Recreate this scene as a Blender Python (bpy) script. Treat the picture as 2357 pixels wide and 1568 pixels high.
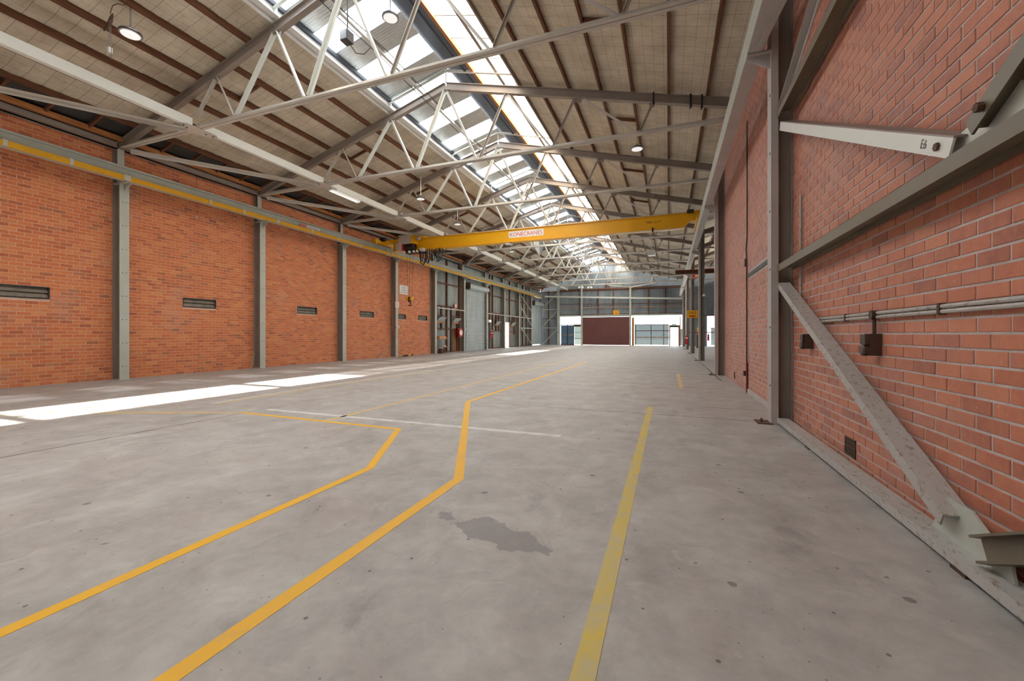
import bpy, bmesh, math, random
from mathutils import Vector, Matrix

random.seed(7)
for o in list(bpy.data.objects):
    bpy.data.objects.remove(o, do_unlink=True)
scene = bpy.context.scene
COL = scene.collection

# ------------------------------------------------------------------ camera, sky, sun, exposure
cam_d = bpy.data.cameras.new('camera')
cam_d.sensor_width = 36.0
cam_d.sensor_fit = 'HORIZONTAL'
cam_d.lens = 14.645
cam_d.shift_y = -0.00602
cam_d.clip_start = 0.05
cam_d.clip_end = 400
cam = bpy.data.objects.new('camera', cam_d)
cam.location = (0, 0, 1.2)
cam.rotation_euler = (math.radians(90), 0, math.radians(20.59))
COL.objects.link(cam)
scene.camera = cam

world = bpy.data.worlds.new('sky')
scene.world = world
world.use_nodes = True
wn = world.node_tree.nodes['Background']
wn.inputs['Color'].default_value = (0.86, 0.93, 1.0, 1)
wn.inputs['Strength'].default_value = 3.4

sun_d = bpy.data.lights.new('sun', 'SUN')
sun_d.energy = 26.0
sun_d.angle = math.radians(1.2)
sun_d.color = (1.0, 0.95, 0.88)
sun = bpy.data.objects.new('sun', sun_d)
sun.rotation_euler = Vector((-0.515, 0.05, -1.0)).to_track_quat('-Z', 'Y').to_euler()
sun.location = (8, -2, 20)
COL.objects.link(sun)

vs = scene.view_settings
vs.view_transform = 'Standard'
vs.look = 'None'
vs.exposure = 0.8
vs.gamma = 1.0
vs.use_curve_mapping = False

# ------------------------------------------------------------------ key dimensions (metres)
XL = -13.49      # hall face of the left columns
XWL = -13.80     # left brick face
XR = 1.28        # hall face of the right columns
XWR = 1.53       # right brick face
YF = 46.3        # far wall
YBACK = -9.0
COLY = [2.72, 6.72, 10.74, 14.73, 18.55, 22.52, 26.42, 30.32, 34.13, 37.98, 41.85]   # left columns / trusses
RCOLY = [-0.85, 6.43, 13.56, 20.71, 28.38, 36.31]
XA = -6.1        # ridge
SL, SR = 0.295, 0.26
def rafter_top(x):
    return 8.56 - (SL * (XA - x) if x < XA else SR * (x - XA))
def roof_z(x):
    return rafter_top(x) + 0.16

# ------------------------------------------------------------------ materials
MATS = {}
def srgb(r, g, b):
    f = lambda c: (c / 255 / 12.92) if c / 255 <= 0.04045 else ((c / 255 + 0.055) / 1.055) ** 2.4
    return (f(r), f(g), f(b), 1.0)

class NT:
    def __init__(self, name):
        self.m = bpy.data.materials.new(name)
        self.m.use_nodes = True
        self.t = self.m.node_tree
        self.bsdf = self.t.nodes['Principled BSDF']
        self.out = self.t.nodes['Material Output']
        MATS[name] = self.m
    def n(self, typ, **kw):
        nd = self.t.nodes.new(typ)
        for k, v in kw.items():
            if k in nd.inputs.keys() if isinstance(k, str) else False:
                nd.inputs[k].default_value = v
            else:
                setattr(nd, k, v)
        return nd
    def l(self, a, b):
        self.t.links.new(a, b)
    def pos(self):
        return self.n('ShaderNodeNewGeometry').outputs['Position']
    def noise(self, scale, detail=4, rough=0.55, vec=None, dist=0.0):
        nd = self.n('ShaderNodeTexNoise')
        nd.inputs['Scale'].default_value = scale
        nd.inputs['Detail'].default_value = detail
        nd.inputs['Roughness'].default_value = rough
        nd.inputs['Distortion'].default_value = dist
        self.l(vec if vec is not None else self.pos(), nd.inputs['Vector'])
        return nd.outputs['Fac']
    def ramp(self, fac, stops, interp='LINEAR'):
        nd = self.n('ShaderNodeValToRGB')
        nd.color_ramp.interpolation = interp
        el = nd.color_ramp.elements
        while len(el) < len(stops):
            el.new(0.5)
        for e, (p, c) in zip(el, stops):
            e.position = p
            e.color = c if len(c) == 4 else (*c, 1)
        self.l(fac, nd.inputs['Fac'])
        return nd.outputs['Color']
    def mix(self, fac, a, b, mode='MIX'):
        nd = self.n('ShaderNodeMix')
        nd.data_type = 'RGBA'
        nd.blend_type = mode
        for i, v in ((0, fac), (6, a), (7, b)):
            if isinstance(v, (int, float)):
                nd.inputs[i].default_value = v
            elif isinstance(v, tuple):
                nd.inputs[i].default_value = v
            else:
                self.l(v, nd.inputs[i])
        return nd.outputs[2]
    def math(self, op, a, b=None, c=None):
        nd = self.n('ShaderNodeMath')
        nd.operation = op
        for i, v in enumerate((a, b, c)):
            if v is None:
                continue
            if isinstance(v, (int, float)):
                nd.inputs[i].default_value = v
            else:
                self.l(v, nd.inputs[i])
        return nd.outputs[0]
    def xyz(self, vec=None):
        nd = self.n('ShaderNodeSeparateXYZ')
        self.l(vec if vec is not None else self.pos(), nd.inputs[0])
        return nd.outputs
    def scale(self, v, vec=None):
        nd = self.n('ShaderNodeVectorMath')
        nd.operation = 'MULTIPLY'
        self.l(vec if vec is not None else self.pos(), nd.inputs[0])
        nd.inputs[1].default_value = v
        return nd.outputs[0]
    def base(self, c):
        if isinstance(c, tuple):
            self.bsdf.inputs['Base Color'].default_value = c
        else:
            self.l(c, self.bsdf.inputs['Base Color'])
    def rough(self, r):
        if isinstance(r, (int, float)):
            self.bsdf.inputs['Roughness'].default_value = r
        else:
            self.l(r, self.bsdf.inputs['Roughness'])
    def bump(self, h, strength=0.3, dist=0.01):
        nd = self.n('ShaderNodeBump')
        nd.inputs['Strength'].default_value = strength
        nd.inputs['Distance'].default_value = dist
        self.l(h, nd.inputs['Height'])
        self.l(nd.outputs['Normal'], self.bsdf.inputs['Normal'])

def simple(name, c, rough=0.6, metal=0.0, var=0.12, vscale=3.0, spec=None):
    t = NT(name)
    f = t.noise(vscale, 5, 0.6)
    d = tuple(x * (1 - var) for x in c[:3]) + (1,)
    l = tuple(min(1, x * (1 + var)) for x in c[:3]) + (1,)
    t.base(t.ramp(f, [(0.3, d), (0.7, l)]))
    t.rough(rough)
    t.bsdf.inputs['Metallic'].default_value = metal
    if spec is not None:
        t.bsdf.inputs['Specular IOR Level'].default_value = spec
    return t

def steel(name, c, rust=0.0, rough=0.5, dirt=0.18):
    t = NT(name)
    f = t.noise(2.2, 6, 0.62)
    d = tuple(x * (1 - dirt) for x in c[:3]) + (1,)
    col = t.ramp(f, [(0.3, d), (0.65, c)])
    if rust > 0:
        rf = t.noise(38, 7, 0.7, t.scale((1, 0.45, 1)))
        m = t.ramp(rf, [(0.66 - rust * 0.25, (0, 0, 0)), (0.74 - rust * 0.2, (0.8, 0.8, 0.8))])
        col = t.mix(m, col, srgb(136, 112, 88))
        st = t.noise(6, 5, 0.6, t.scale((1, 0.4, 1)))
        col = t.mix(t.ramp(st, [(0.5, (0, 0, 0)), (0.75, (rust * 0.6, rust * 0.6, rust * 0.6))]), col, srgb(168, 146, 118))
    t.base(col)
    t.rough(rough)
    return t

steel('paint_grey', srgb(190, 194, 184), 0, 0.45, 0.10)
steel('paint_dark', srgb(150, 138, 128), 0, 0.5, 0.15)
steel('paint_beige', srgb(198, 192, 182), 0, 0.5, 0.12)
steel('paint_white', srgb(222, 224, 216), 0, 0.4, 0.06)
steel('paint_brace', srgb(116, 106, 88), 0.0, 0.4, 0.15)
steel('paint_rusty', srgb(186, 184, 180), 0.5, 0.5, 0.12)
steel('paint_right', srgb(186, 180, 176), 0.0, 0.45, 0.15)
simple('crane_yellow', srgb(236, 176, 20), 0.35, 0, 0.05)
simple('rail_yellow', srgb(245, 186, 40), 0.4, 0, 0.05)
simple('black', srgb(30, 30, 32), 0.5, 0, 0.1)
simple('dark_grey', srgb(70, 68, 66), 0.5, 0, 0.1)
simple('white', srgb(235, 235, 232), 0.4, 0, 0.03)
simple('box_grey', srgb(196, 192, 186), 0.45, 0, 0.05)
simple('red', srgb(196, 30, 34), 0.35, 0, 0.06)
simple('dark_red', srgb(110, 16, 20), 0.4, 0, 0.08)
simple('pink', srgb(226, 150, 148), 0.5, 0, 0.06)
simple('letter_red', srgb(205, 60, 72), 0.5, 0, 0.03)
simple('letter_black', srgb(24, 22, 20), 0.5, 0, 0.03)
simple('letter_rust', srgb(176, 92, 78), 0.5, 0, 0.03)
simple('sign_yellow', srgb(244, 178, 20), 0.4, 0, 0.03)
simple('arrow_red', srgb(200, 70, 20), 0.4, 0, 0.03)
simple('green', srgb(40, 150, 110), 0.4, 0, 0.03)
simple('orange', srgb(226, 84, 40), 0.4, 0, 0.06)
simple('orange_cord', srgb(224, 120, 50), 0.5, 0, 0.05)
simple('rust_brown', srgb(92, 66, 50), 0.7, 0, 0.2)
simple('maroon', srgb(112, 66, 62), 0.6, 0, 0.10, 1.2)
simple('switch_brown', srgb(74, 54, 46), 0.45, 0, 0.15)
simple('vent_metal', srgb(132, 122, 110), 0.6, 0, 0.35, 5)
simple('chrome', srgb(200, 205, 210), 0.25, 0.8, 0.03)
simple('concrete_plinth', srgb(190, 182, 176), 0.85, 0, 0.12)
simple('cardboard', srgb(206, 150, 98), 0.8, 0, 0.08)
simple('foil', srgb(196, 198, 196), 0.38, 0.55, 0.08, 6)
simple('dark_sheet', srgb(62, 60, 58), 0.8, 0, 0.15)
simple('ridge_dark', srgb(52, 56, 64), 0.6, 0, 0.15)
simple('outside_ground', srgb(200, 200, 196), 0.9, 0, 0.06)

def timber(name, a, b):
    t = NT(name)
    f = t.noise(5, 6, 0.6, t.scale((6, 0.5, 6)))
    t.base(t.ramp(f, [(0.3, a), (0.7, b)]))
    t.rough(0.75)
timber('timber_dark', srgb(84, 52, 36), srgb(128, 82, 54))
timber('timber_orange', srgb(150, 92, 48), srgb(196, 132, 78))
timber('timber_pale', srgb(176, 128, 92), srgb(206, 160, 118))

# galvanised corrugated iron
def galv(name, a, b, rough=0.45):
    t = NT(name)
    f = t.noise(1.3, 5, 0.6, t.scale((1, 1, 0.35)))
    t.base(t.ramp(f, [(0.3, a), (0.7, b)]))
    t.rough(rough)
    t.bsdf.inputs['Metallic'].default_value = 0.25
galv('galv', srgb(122, 128, 126), srgb(160, 166, 162))
galv('galv_far', srgb(116, 124, 130), srgb(152, 162, 168))
galv('roller', srgb(172, 182, 184), srgb(200, 208, 208), 0.35)
galv('roller_plain', srgb(178, 188, 192), srgb(198, 208, 210), 0.4)

# translucent sheets: part clear, part scattering
def sheet(name, clear, trans, fac_clear, dirt=None):
    t = NT(name)
    t.t.nodes.remove(t.bsdf)
    tr = t.n('ShaderNodeBsdfTransparent'); tr.inputs[0].default_value = clear
    tl = t.n('ShaderNodeBsdfTranslucent'); tl.inputs[0].default_value = trans
    df = t.n('ShaderNodeBsdfDiffuse'); df.inputs[0].default_value = tuple(min(1, c * 0.9) for c in trans[:3]) + (1,)
    m1 = t.n('ShaderNodeMixShader'); m1.inputs[0].default_value = 0.35
    m2 = t.n('ShaderNodeMixShader'); m2.inputs[0].default_value = fac_clear
    t.l(tl.outputs[0], m1.inputs[1]); t.l(df.outputs[0], m1.inputs[2])
    t.l(m1.outputs[0], m2.inputs[1]); t.l(tr.outputs[0], m2.inputs[2])
    if dirt:
        f = t.noise(3.0, 5, 0.6)
        c = t.ramp(f, [(0.42, trans), (0.62, dirt)])
        t.l(c, tl.inputs[0])
    t.l(m2.outputs[0], t.out.inputs['Surface'])
sheet('sheet_cool', (0.80, 0.88, 0.97, 1), (0.80, 0.86, 0.93, 1), 0.04)
sheet('sheet_warm', (0.96, 0.95, 0.92, 1), (0.93, 0.90, 0.85, 1), 0.06, srgb(246, 220, 180))
sheet('sheet_clear', (0.96, 0.96, 0.95, 1), (0.92, 0.90, 0.86, 1), 0.55)
sheet('pane_white', (0.97, 0.97, 0.98, 1), (0.95, 0.95, 0.95, 1), 0.5)
sheet('pane_blue', (0.13, 0.165, 0.19, 1), (0.09, 0.11, 0.13, 1), 0.4)
sheet('pane_green', (0.12, 0.14, 0.12, 1), (0.09, 0.105, 0.09, 1), 0.3)
sheet('pane_grey', (0.075, 0.085, 0.085, 1), (0.06, 0.07, 0.07, 1), 0.25)
sheet('lamp_lens', (0.0, 0.0, 0.0, 1), (0.85, 0.85, 0.85, 1), 0.0)
t = NT('lamp_face'); t.base(srgb(240, 240, 238)); t.rough(0.4)
t.bsdf.inputs['Emission Color'].default_value = (1, 1, 1, 1)
t.bsdf.inputs['Emission Strength'].default_value = 0.35

# bricks: one random tone for every brick (object or mesh island)
def brick_mat(name, tones, rough, pale):
    t = NT(name)
    oi = t.n('ShaderNodeObjectInfo').outputs['Random']
    ri = t.n('ShaderNodeNewGeometry').outputs['Random Per Island']
    r = t.math('FRACT', t.math('ADD', oi, ri))
    col = t.ramp(r, tones)
    mott = t.noise(16, 5, 0.65)
    col = t.mix(t.ramp(mott, [(0.35, (0, 0, 0)), (0.75, (1, 1, 1))]), col, t.mix(0.5, col, srgb(220, 140, 96)))
    chip = t.noise(9, 3, 0.7)
    col = t.mix(t.ramp(chip, [(0.70, (0, 0, 0)), (0.74, (0.55, 0.55, 0.55))]), col, srgb(206, 170, 140))
    blo = t.noise(0.9, 5, 0.65)
    col = t.mix(t.ramp(blo, [(0.56, (0, 0, 0)), (0.78, (0.55, 0.55, 0.55))]), col, pale)
    t.base(col)
    t.rough(rough)
    t.bsdf.inputs['Sheen Weight'].default_value = 0.35
    t.bsdf.inputs['Sheen Roughness'].default_value = 0.4
    t.bump(t.noise(60, 4, 0.6), 0.25, 0.004)
brick_mat('brick_left', [(0.0, srgb(176, 94, 62)), (0.2, srgb(204, 112, 68)), (0.5, srgb(212, 120, 72)), (0.8, srgb(216, 132, 80)), (0.93, srgb(222, 146, 90)), (1.0, srgb(140, 82, 62))], 0.85, srgb(196, 156, 138))
brick_mat('brick_right', [(0.0, srgb(154, 88, 72)), (0.2, srgb(178, 102, 78)), (0.5, srgb(188, 110, 82)), (0.8, srgb(196, 122, 92)), (1.0, srgb(160, 92, 82))], 0.5, srgb(186, 142, 130))
def mortar_mat(name, a, b):
    t = NT(name)
    t.base(t.ramp(t.noise(12, 5, 0.6), [(0.3, a), (0.7, b)]))
    t.rough(0.9)
    t.bump(t.noise(90, 3, 0.6), 0.3, 0.004)
mortar_mat('mortar_left', srgb(206, 168, 146), srgb(222, 190, 170))
mortar_mat('mortar_right', srgb(176, 166, 162), srgb(204, 196, 194))

# roof insulation blanket with wire netting
t = NT('insulation')
P = t.xyz()
col = t.ramp(t.noise(1.6, 6, 0.6), [(0.3, srgb(190, 178, 156)), (0.7, srgb(222, 212, 192))])
fold = t.noise(7, 5, 0.6, t.scale((0.5, 2.2, 1)))
col = t.mix(t.ramp(fold, [(0.55, (0, 0, 0)), (0.8, (0.35, 0.35, 0.35))]), col, srgb(130, 114, 92))  # crease shadows of the folds painted in as a darker tone
wy = t.math('ABSOLUTE', t.math('SUBTRACT', t.math('FRACT', t.math('DIVIDE', P[1], 0.30)), 0.5))
wx = t.math('ABSOLUTE', t.math('SUBTRACT', t.math('FRACT', t.math('DIVIDE', P[0], 0.20)), 0.5))
wire = t.math('MAXIMUM', t.math('LESS_THAN', wy, 0.012), t.math('LESS_THAN', wx, 0.012))
col = t.mix(t.math('MULTIPLY', wire, 0.8), col, srgb(74, 62, 50))
t.base(col)
t.rough(0.6)
t.bump(fold, 0.5, 0.03)

# concrete floor
t = NT('concrete')
P = t.xyz()
base = t.ramp(t.noise(0.55, 8, 0.62), [(0.25, srgb(150, 146, 142)), (0.5, srgb(176, 172, 168)), (0.75, srgb(196, 193, 188))])
fine = t.noise(9, 8, 0.7)
base = t.mix(0.4, base, t.ramp(fine, [(0.3, srgb(132, 126, 122)), (0.7, srgb(206, 204, 198))]))
mid = t.noise(2.4, 7, 0.68, None, 0.4)
base = t.mix(0.45, base, t.ramp(mid, [(0.32, srgb(138, 132, 128)), (0.5, srgb(172, 167, 163)), (0.68, srgb(204, 202, 197))]))
pinkish = t.noise(1.1, 4, 0.6, t.scale((1, 0.7, 1)))
base = t.mix(t.ramp(pinkish, [(0.5, (0, 0, 0)), (0.75, (0.35, 0.35, 0.35))]), base, srgb(170, 150, 146))
dark = t.noise(1.9, 6, 0.7, t.scale((1, 0.6, 1)), 0.6)
base = t.mix(t.ramp(dark, [(0.58, (0, 0, 0)), (0.72, (0.40, 0.40, 0.40))]), base, srgb(104, 98, 98))
vor = t.n('ShaderNodeTexVoronoi'); vor.inputs['Scale'].default_value = 2.6
t.l(t.pos(), vor.inputs['Vector'])
spot = t.math('ADD', vor.outputs['Distance'], t.math('MULTIPLY', t.noise(18, 3, 0.6), 0.06))
base = t.mix(t.ramp(spot, [(0.085, (0.6, 0.6, 0.6)), (0.10, (0, 0, 0))]), base, srgb(78, 70, 66))
vor2 = t.n('ShaderNodeTexVoronoi'); vor2.inputs['Scale'].default_value = 6.5
t.l(t.pos(), vor2.inputs['Vector'])
base = t.mix(t.ramp(vor2.outputs['Distance'], [(0.05, (0.7, 0.7, 0.7)), (0.075, (0, 0, 0))]), base, srgb(70, 60, 54))
vor3 = t.n('ShaderNodeTexVoronoi'); vor3.inputs['Scale'].default_value = 13.0
t.l(t.pos(), vor3.inputs['Vector'])
base = t.mix(t.ramp(vor3.outputs['Distance'], [(0.04, (0.7, 0.7, 0.7)), (0.07, (0, 0, 0))]), base, srgb(92, 78, 70))
chalk = t.noise(3.3, 8, 0.72, t.scale((1, 1, 1)), 0.8)
base = t.mix(t.ramp(chalk, [(0.58, (0, 0, 0)), (0.74, (0.55, 0.55, 0.55))]), base, srgb(208, 206, 202))
# old spilt-paint stain
d = t.n('ShaderNodeVectorMath'); d.operation = 'SUBTRACT'
t.l(t.pos(), d.inputs[0]); d.inputs[1].default_value = (-1.0, 2.33, 0)
s = t.xyz(d.outputs[0])
along = t.math('ADD', t.math('MULTIPLY', s[0], 0.97), t.math('MULTIPLY', s[1], -0.26))
across = t.math('ADD', t.math('MULTIPLY', s[1], 0.97), t.math('MULTIPLY', s[0], 0.26))
rr = t.math('SQRT', t.math('ADD', t.math('POWER', t.math('DIVIDE', along, 0.42), 2.0), t.math('POWER', t.math('DIVIDE', across, 0.12), 2.0)))
rr = t.math('ADD', rr, t.math('MULTIPLY', t.math('SUBTRACT', t.noise(4.2, 5, 0.62), 0.5), 3.0))
base = t.mix(t.ramp(rr, [(0.88, (0.55, 0.55, 0.55)), (0.95, (0, 0, 0))]), base, t.ramp(pinkish, [(0.45, srgb(112, 108, 110)), (0.6, srgb(122, 100, 104))]))
t.base(base)
t.rough(t.math('ADD', 0.42, t.math('MULTIPLY', fine, 0.3)))
t.bump(t.noise(40, 5, 0.6), 0.08, 0.004)
simple('joint_dark', srgb(84, 74, 68), 0.9, 0, 0.2, 20)

def paint_line(name, c, wear_c, lo, hi):
    t = NT(name)
    f = t.noise(5.5, 7, 0.7)
    t.base(t.mix(t.ramp(f, [(lo, (0, 0, 0)), (hi, (1, 1, 1))]), c, wear_c))
    t.rough(0.55)
paint_line('line_yellow', srgb(240, 184, 52), srgb(206, 172, 110), 0.52, 0.85)
paint_line('line_yellow_worn', srgb(218, 190, 74), srgb(188, 180, 150), 0.36, 0.72)
paint_line('line_yellow_faded', srgb(232, 190, 96), srgb(190, 178, 154), 0.38, 0.72)
paint_line('line_white', srgb(216, 216, 214), srgb(186, 184, 180), 0.42, 0.70)

M = MATS

# ------------------------------------------------------------------ mesh helpers
class MB:
    def __init__(self):
        self.v, self.f = [], []
    def add(self, vs_, fs_):
        n = len(self.v)
        self.v += [tuple(p) for p in vs_]
        self.f += [tuple(i + n for i in f) for f in fs_]
        return self
    def box(self, x0, x1, y0, y1, z0, z1):
        return self.add([(x0, y0, z0), (x1, y0, z0), (x1, y1, z0), (x0, y1, z0), (x0, y0, z1), (x1, y0, z1), (x1, y1, z1), (x0, y1, z1)],
                        [(3, 2, 1, 0), (4, 5, 6, 7), (0, 1, 5, 4), (1, 2, 6, 5), (2, 3, 7, 6), (3, 0, 4, 7)])
    def ext(self, p0, p1, prof, up=(0, 0, 1)):
        p0, p1 = Vector(p0), Vector(p1)
        d = (p1 - p0).normalized()
        up = Vector(up)
        s = d.cross(up)
        if s.length < 1e-6:
            s = d.cross(Vector((0, 1, 0)))
        s.normalize()
        u = s.cross(d).normalized()
        n = len(prof)
        vs_ = [p0 + s * a + u * b for a, b in prof] + [p1 + s * a + u * b for a, b in prof]
        fs_ = [tuple(range(n)), tuple(range(2 * n - 1, n - 1, -1))]
        for i in range(n):
            j = (i + 1) % n
            fs_.append((i, i + n, j + n, j))
        return self.add(vs_, fs_)
    def bar(self, p0, p1, w, h, up=(0, 0, 1)):
        return self.ext(p0, p1, [(-w / 2, -h / 2), (w / 2, -h / 2), (w / 2, h / 2), (-w / 2, h / 2)], up)
    def tube(self, pts, r, n=8):
        pts = [Vector(p) for p in pts]
        rings = []
        prev = None
        for i, p in enumerate(pts):
            d = (pts[min(i + 1, len(pts) - 1)] - pts[max(i - 1, 0)]).normalized()
            a = Vector((0, 0, 1)) if abs(d.z) < 0.9 else Vector((0, 1, 0))
            s = d.cross(a).normalized()
            if prev is not None:
                s = (prev - d * prev.dot(d)).normalized()
            prev = s
            u = s.cross(d)
            rr = r[i] if isinstance(r, (list, tuple)) else r
            rings.append([p + s * math.cos(k * 2 * math.pi / n) * rr + u * math.sin(k * 2 * math.pi / n) * rr for k in range(n)])
        vs_ = [q for ring in rings for q in ring]
        fs_ = [tuple(range(n - 1, -1, -1)), tuple(range((len(rings) - 1) * n, len(rings) * n))]
        for i in range(len(rings) - 1):
            for k in range(n):
                j = (k + 1) % n
                fs_.append((i * n + k, i * n + j, (i + 1) * n + j, (i + 1) * n + k))
        return self.add(vs_, fs_)
    def lathe(self, c, prof, n=20, axis='z'):
        vs_, fs_ = [], []
        for r, h in prof:
            for k in range(n):
                a = k * 2 * math.pi / n
                x, y = r * math.cos(a), r * math.sin(a)
                if axis == 'z': vs_.append((c[0] + x, c[1] + y, c[2] + h))
                elif axis == 'x': vs_.append((c[0] + h, c[1] + x, c[2] + y))
                else: vs_.append((c[0] + x, c[1] + h, c[2] + y))
        for i in range(len(prof) - 1):
            for k in range(n):
                j = (k + 1) % n
                fs_.append((i * n + k, i * n + j, (i + 1) * n + j, (i + 1) * n + k))
        fs_.append(tuple(range(n - 1, -1, -1)))
        fs_.append(tuple(range((len(prof) - 1) * n, len(prof) * n)))
        return self.add(vs_, fs_)
    def poly(self, pts, thick):
        """flat polygon (list of 3-D points) with a thickness vector"""
        n = len(pts)
        tv = Vector(thick)
        vs_ = [Vector(p) for p in pts] + [Vector(p) + tv for p in pts]
        fs_ = [tuple(range(n)), tuple(range(2 * n - 1, n - 1, -1))]
        for i in range(n):
            j = (i + 1) % n
            fs_.append((i, i + n, j + n, j))
        return self.add(vs_, fs_)
    def corr(self, o, along, up, width, height, pitch=0.076, amp=0.009, seg=4, top=None, normal=None):
        """corrugated sheet: ribs run along `up`"""
        o, a, u = Vector(o), Vector(along).normalized(), Vector(up).normalized()
        nrm = Vector(normal) if normal else a.cross(u).normalized()
        k = max(2, int(round(width / pitch * seg)))
        vs_ = []
        for i in range(k + 1):
            s = width * i / k
            off = nrm * (amp * math.sin(s / pitch * 2 * math.pi))
            hh = height if top is None else top(s)
            vs_ += [o + a * s + off, o + a * s + off + u * hh]
        fs_ = [(2 * i, 2 * i + 2, 2 * i + 3, 2 * i + 1) for i in range(k)]
        return self.add(vs_, fs_)
    def build(self, name, mat, parent=None, smooth=False, origin=None):
        off = Vector((0, 0, 0))
        if parent is not None:
            q = parent
            while q is not None:
                off += q.location
                q = q.parent
        elif origin is not None:
            off = Vector(origin)
        me = bpy.data.meshes.new(name)
        me.from_pydata([(p[0] - off.x, p[1] - off.y, p[2] - off.z) for p in self.v], [], self.f)
        bm = bmesh.new(); bm.from_mesh(me)
        bmesh.ops.recalc_face_normals(bm, faces=bm.faces)
        bm.to_mesh(me); bm.free()
        me.materials.append(M[mat])
        if smooth:
            for p in me.polygons:
                p.use_smooth = True
        ob = bpy.data.objects.new(name, me)
        COL.objects.link(ob)
        if parent is not None:
            ob.parent = parent
        elif origin is not None:
            ob.location = off
        return ob

def Iprof(w, h, tf, tw):
    return [(-w / 2, -h / 2), (w / 2, -h / 2), (w / 2, -h / 2 + tf), (tw / 2, -h / 2 + tf), (tw / 2, h / 2 - tf), (w / 2, h / 2 - tf),
            (w / 2, h / 2), (-w / 2, h / 2), (-w / 2, h / 2 - tf), (-tw / 2, h / 2 - tf), (-tw / 2, -h / 2 + tf), (-w / 2, -h / 2 + tf)]
def Hprof(w, h, tf, tw):      # web horizontal, flanges upright
    return [(-b, a) for a, b in Iprof(h, w, tf, tw)]
def Lprof(a, b, t, sx=1, sy=1):
    return [(0, 0), (sx * a, 0), (sx * a, sy * t), (sx * t, sy * t), (sx * t, sy * b), (0, sy * b)]

def tag(o, label=None, cat=None, group=None, kind=None):
    if label: o['label'] = label
    if cat: o['category'] = cat
    if group: o['group'] = group
    if kind: o['kind'] = kind
    return o
def thing(name, label, cat, loc, group=None):
    e = bpy.data.objects.new(name, None)
    e.empty_display_size = 0.2
    e.location = loc
    COL.objects.link(e)
    return tag(e, label, cat, group)
def struct(name, mb, mat, label=None):
    o = mb.build(name, mat)
    o['kind'] = 'structure'
    if label: o['label'] = label
    return o
def copy_tree(src, parent=None, dloc=(0, 0, 0)):
    c = src.copy()
    COL.objects.link(c)
    c.parent = parent
    c.location = src.location + Vector(dloc)
    for ch in src.children:
        copy_tree(ch, c)
    return c
def lettering(text, mat, parent, origin, right, up, height, width=None, name='lettering', depth=0.002):
    cu = bpy.data.curves.new('t', 'FONT')
    cu.body = text
    cu.align_x = 'CENTER'
    cu.align_y = 'CENTER'
    cu.size = 1.0
    cu.resolution_u = 3
    to = bpy.data.objects.new('t', cu)
    COL.objects.link(to)
    bpy.context.view_layer.update()
    me0 = to.to_mesh()
    vv = [tuple(v.co) for v in me0.vertices]
    ff = [tuple(p.vertices) for p in me0.polygons]
    to.to_mesh_clear()
    bpy.data.objects.remove(to, do_unlink=True)
    xs = [p[0] for p in vv]; ys = [p[1] for p in vv]
    cx, cy = (min(xs) + max(xs)) / 2, (min(ys) + max(ys)) / 2
    sy = height / (max(ys) - min(ys))
    sx = (width / (max(xs) - min(xs))) if width else sy
    R, U = Vector(right).normalized(), Vector(up).normalized()
    N = R.cross(U)
    mb = MB()
    mb.add([Vector(origin) + R * ((p[0] - cx) * sx) + U * ((p[1] - cy) * sy) + N * depth for p in vv], ff)
    return mb.build(name, mat, parent)

ORD = ['first', 'second', 'third', 'fourth', 'fifth', 'sixth', 'seventh', 'eighth', 'ninth', 'tenth', 'eleventh', 'twelfth']

# ================================================================== SETTING
# ---- floor and ground
floor = struct('floor', MB().box(-14.05, 16.0, YBACK, YF + 0.1, -0.15, 0.0), 'concrete', 'stained grey concrete slab floor')
struct('ground_outside', MB().box(-60, 70, -60, 110, -0.5, -0.16), 'outside_ground', 'pale ground outside the building')
def joint(p0, p1, w=0.012, wob=0.006, n=40):
    mb = MB()
    p0, p1 = Vector((*p0, 0)), Vector((*p1, 0))
    d = (p1 - p0); s = Vector((d.y, -d.x, 0)).normalized()
    pts = []
    for i in range(n + 1):
        q = p0 + d * i / n + s * random.uniform(-wob, wob)
        ww = w * random.uniform(0.5, 1.2)
        pts.append((q - s * ww / 2, q + s * ww / 2))
    vs_ = [Vector((a.x, a.y, 0.0012)) for pr in pts for a in pr]
    mb.add(vs_, [(2 * i, 2 * i + 1, 2 * i + 3, 2 * i + 2) for i in range(n)])
    o = mb.build('floor_joint', 'joint_dark', floor)
    return o
joint((-3.4, 6.68), (1.30, 6.56), 0.02)
joint((0.4, 7.56), (1.50, 7.52), 0.02)
joint((-6.08, 0.5), (-6.06, 4.4), 0.022)
joint((-6.06, 4.4), (-5.9, 10.5), 0.010)
joint((-2.9, 13.88), (1.27, 13.95), 0.03)
joint((-2.6, 17.8), (1.27, 17.5), 0.03)
joint((-13.4, 6.9), (-10.4, 6.75), 0.02)
joint((-13.3, 14.9), (-8.0, 14.75), 0.03)
joint((1.27, 12.0), (1.27, 46.0), 0.03)

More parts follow.
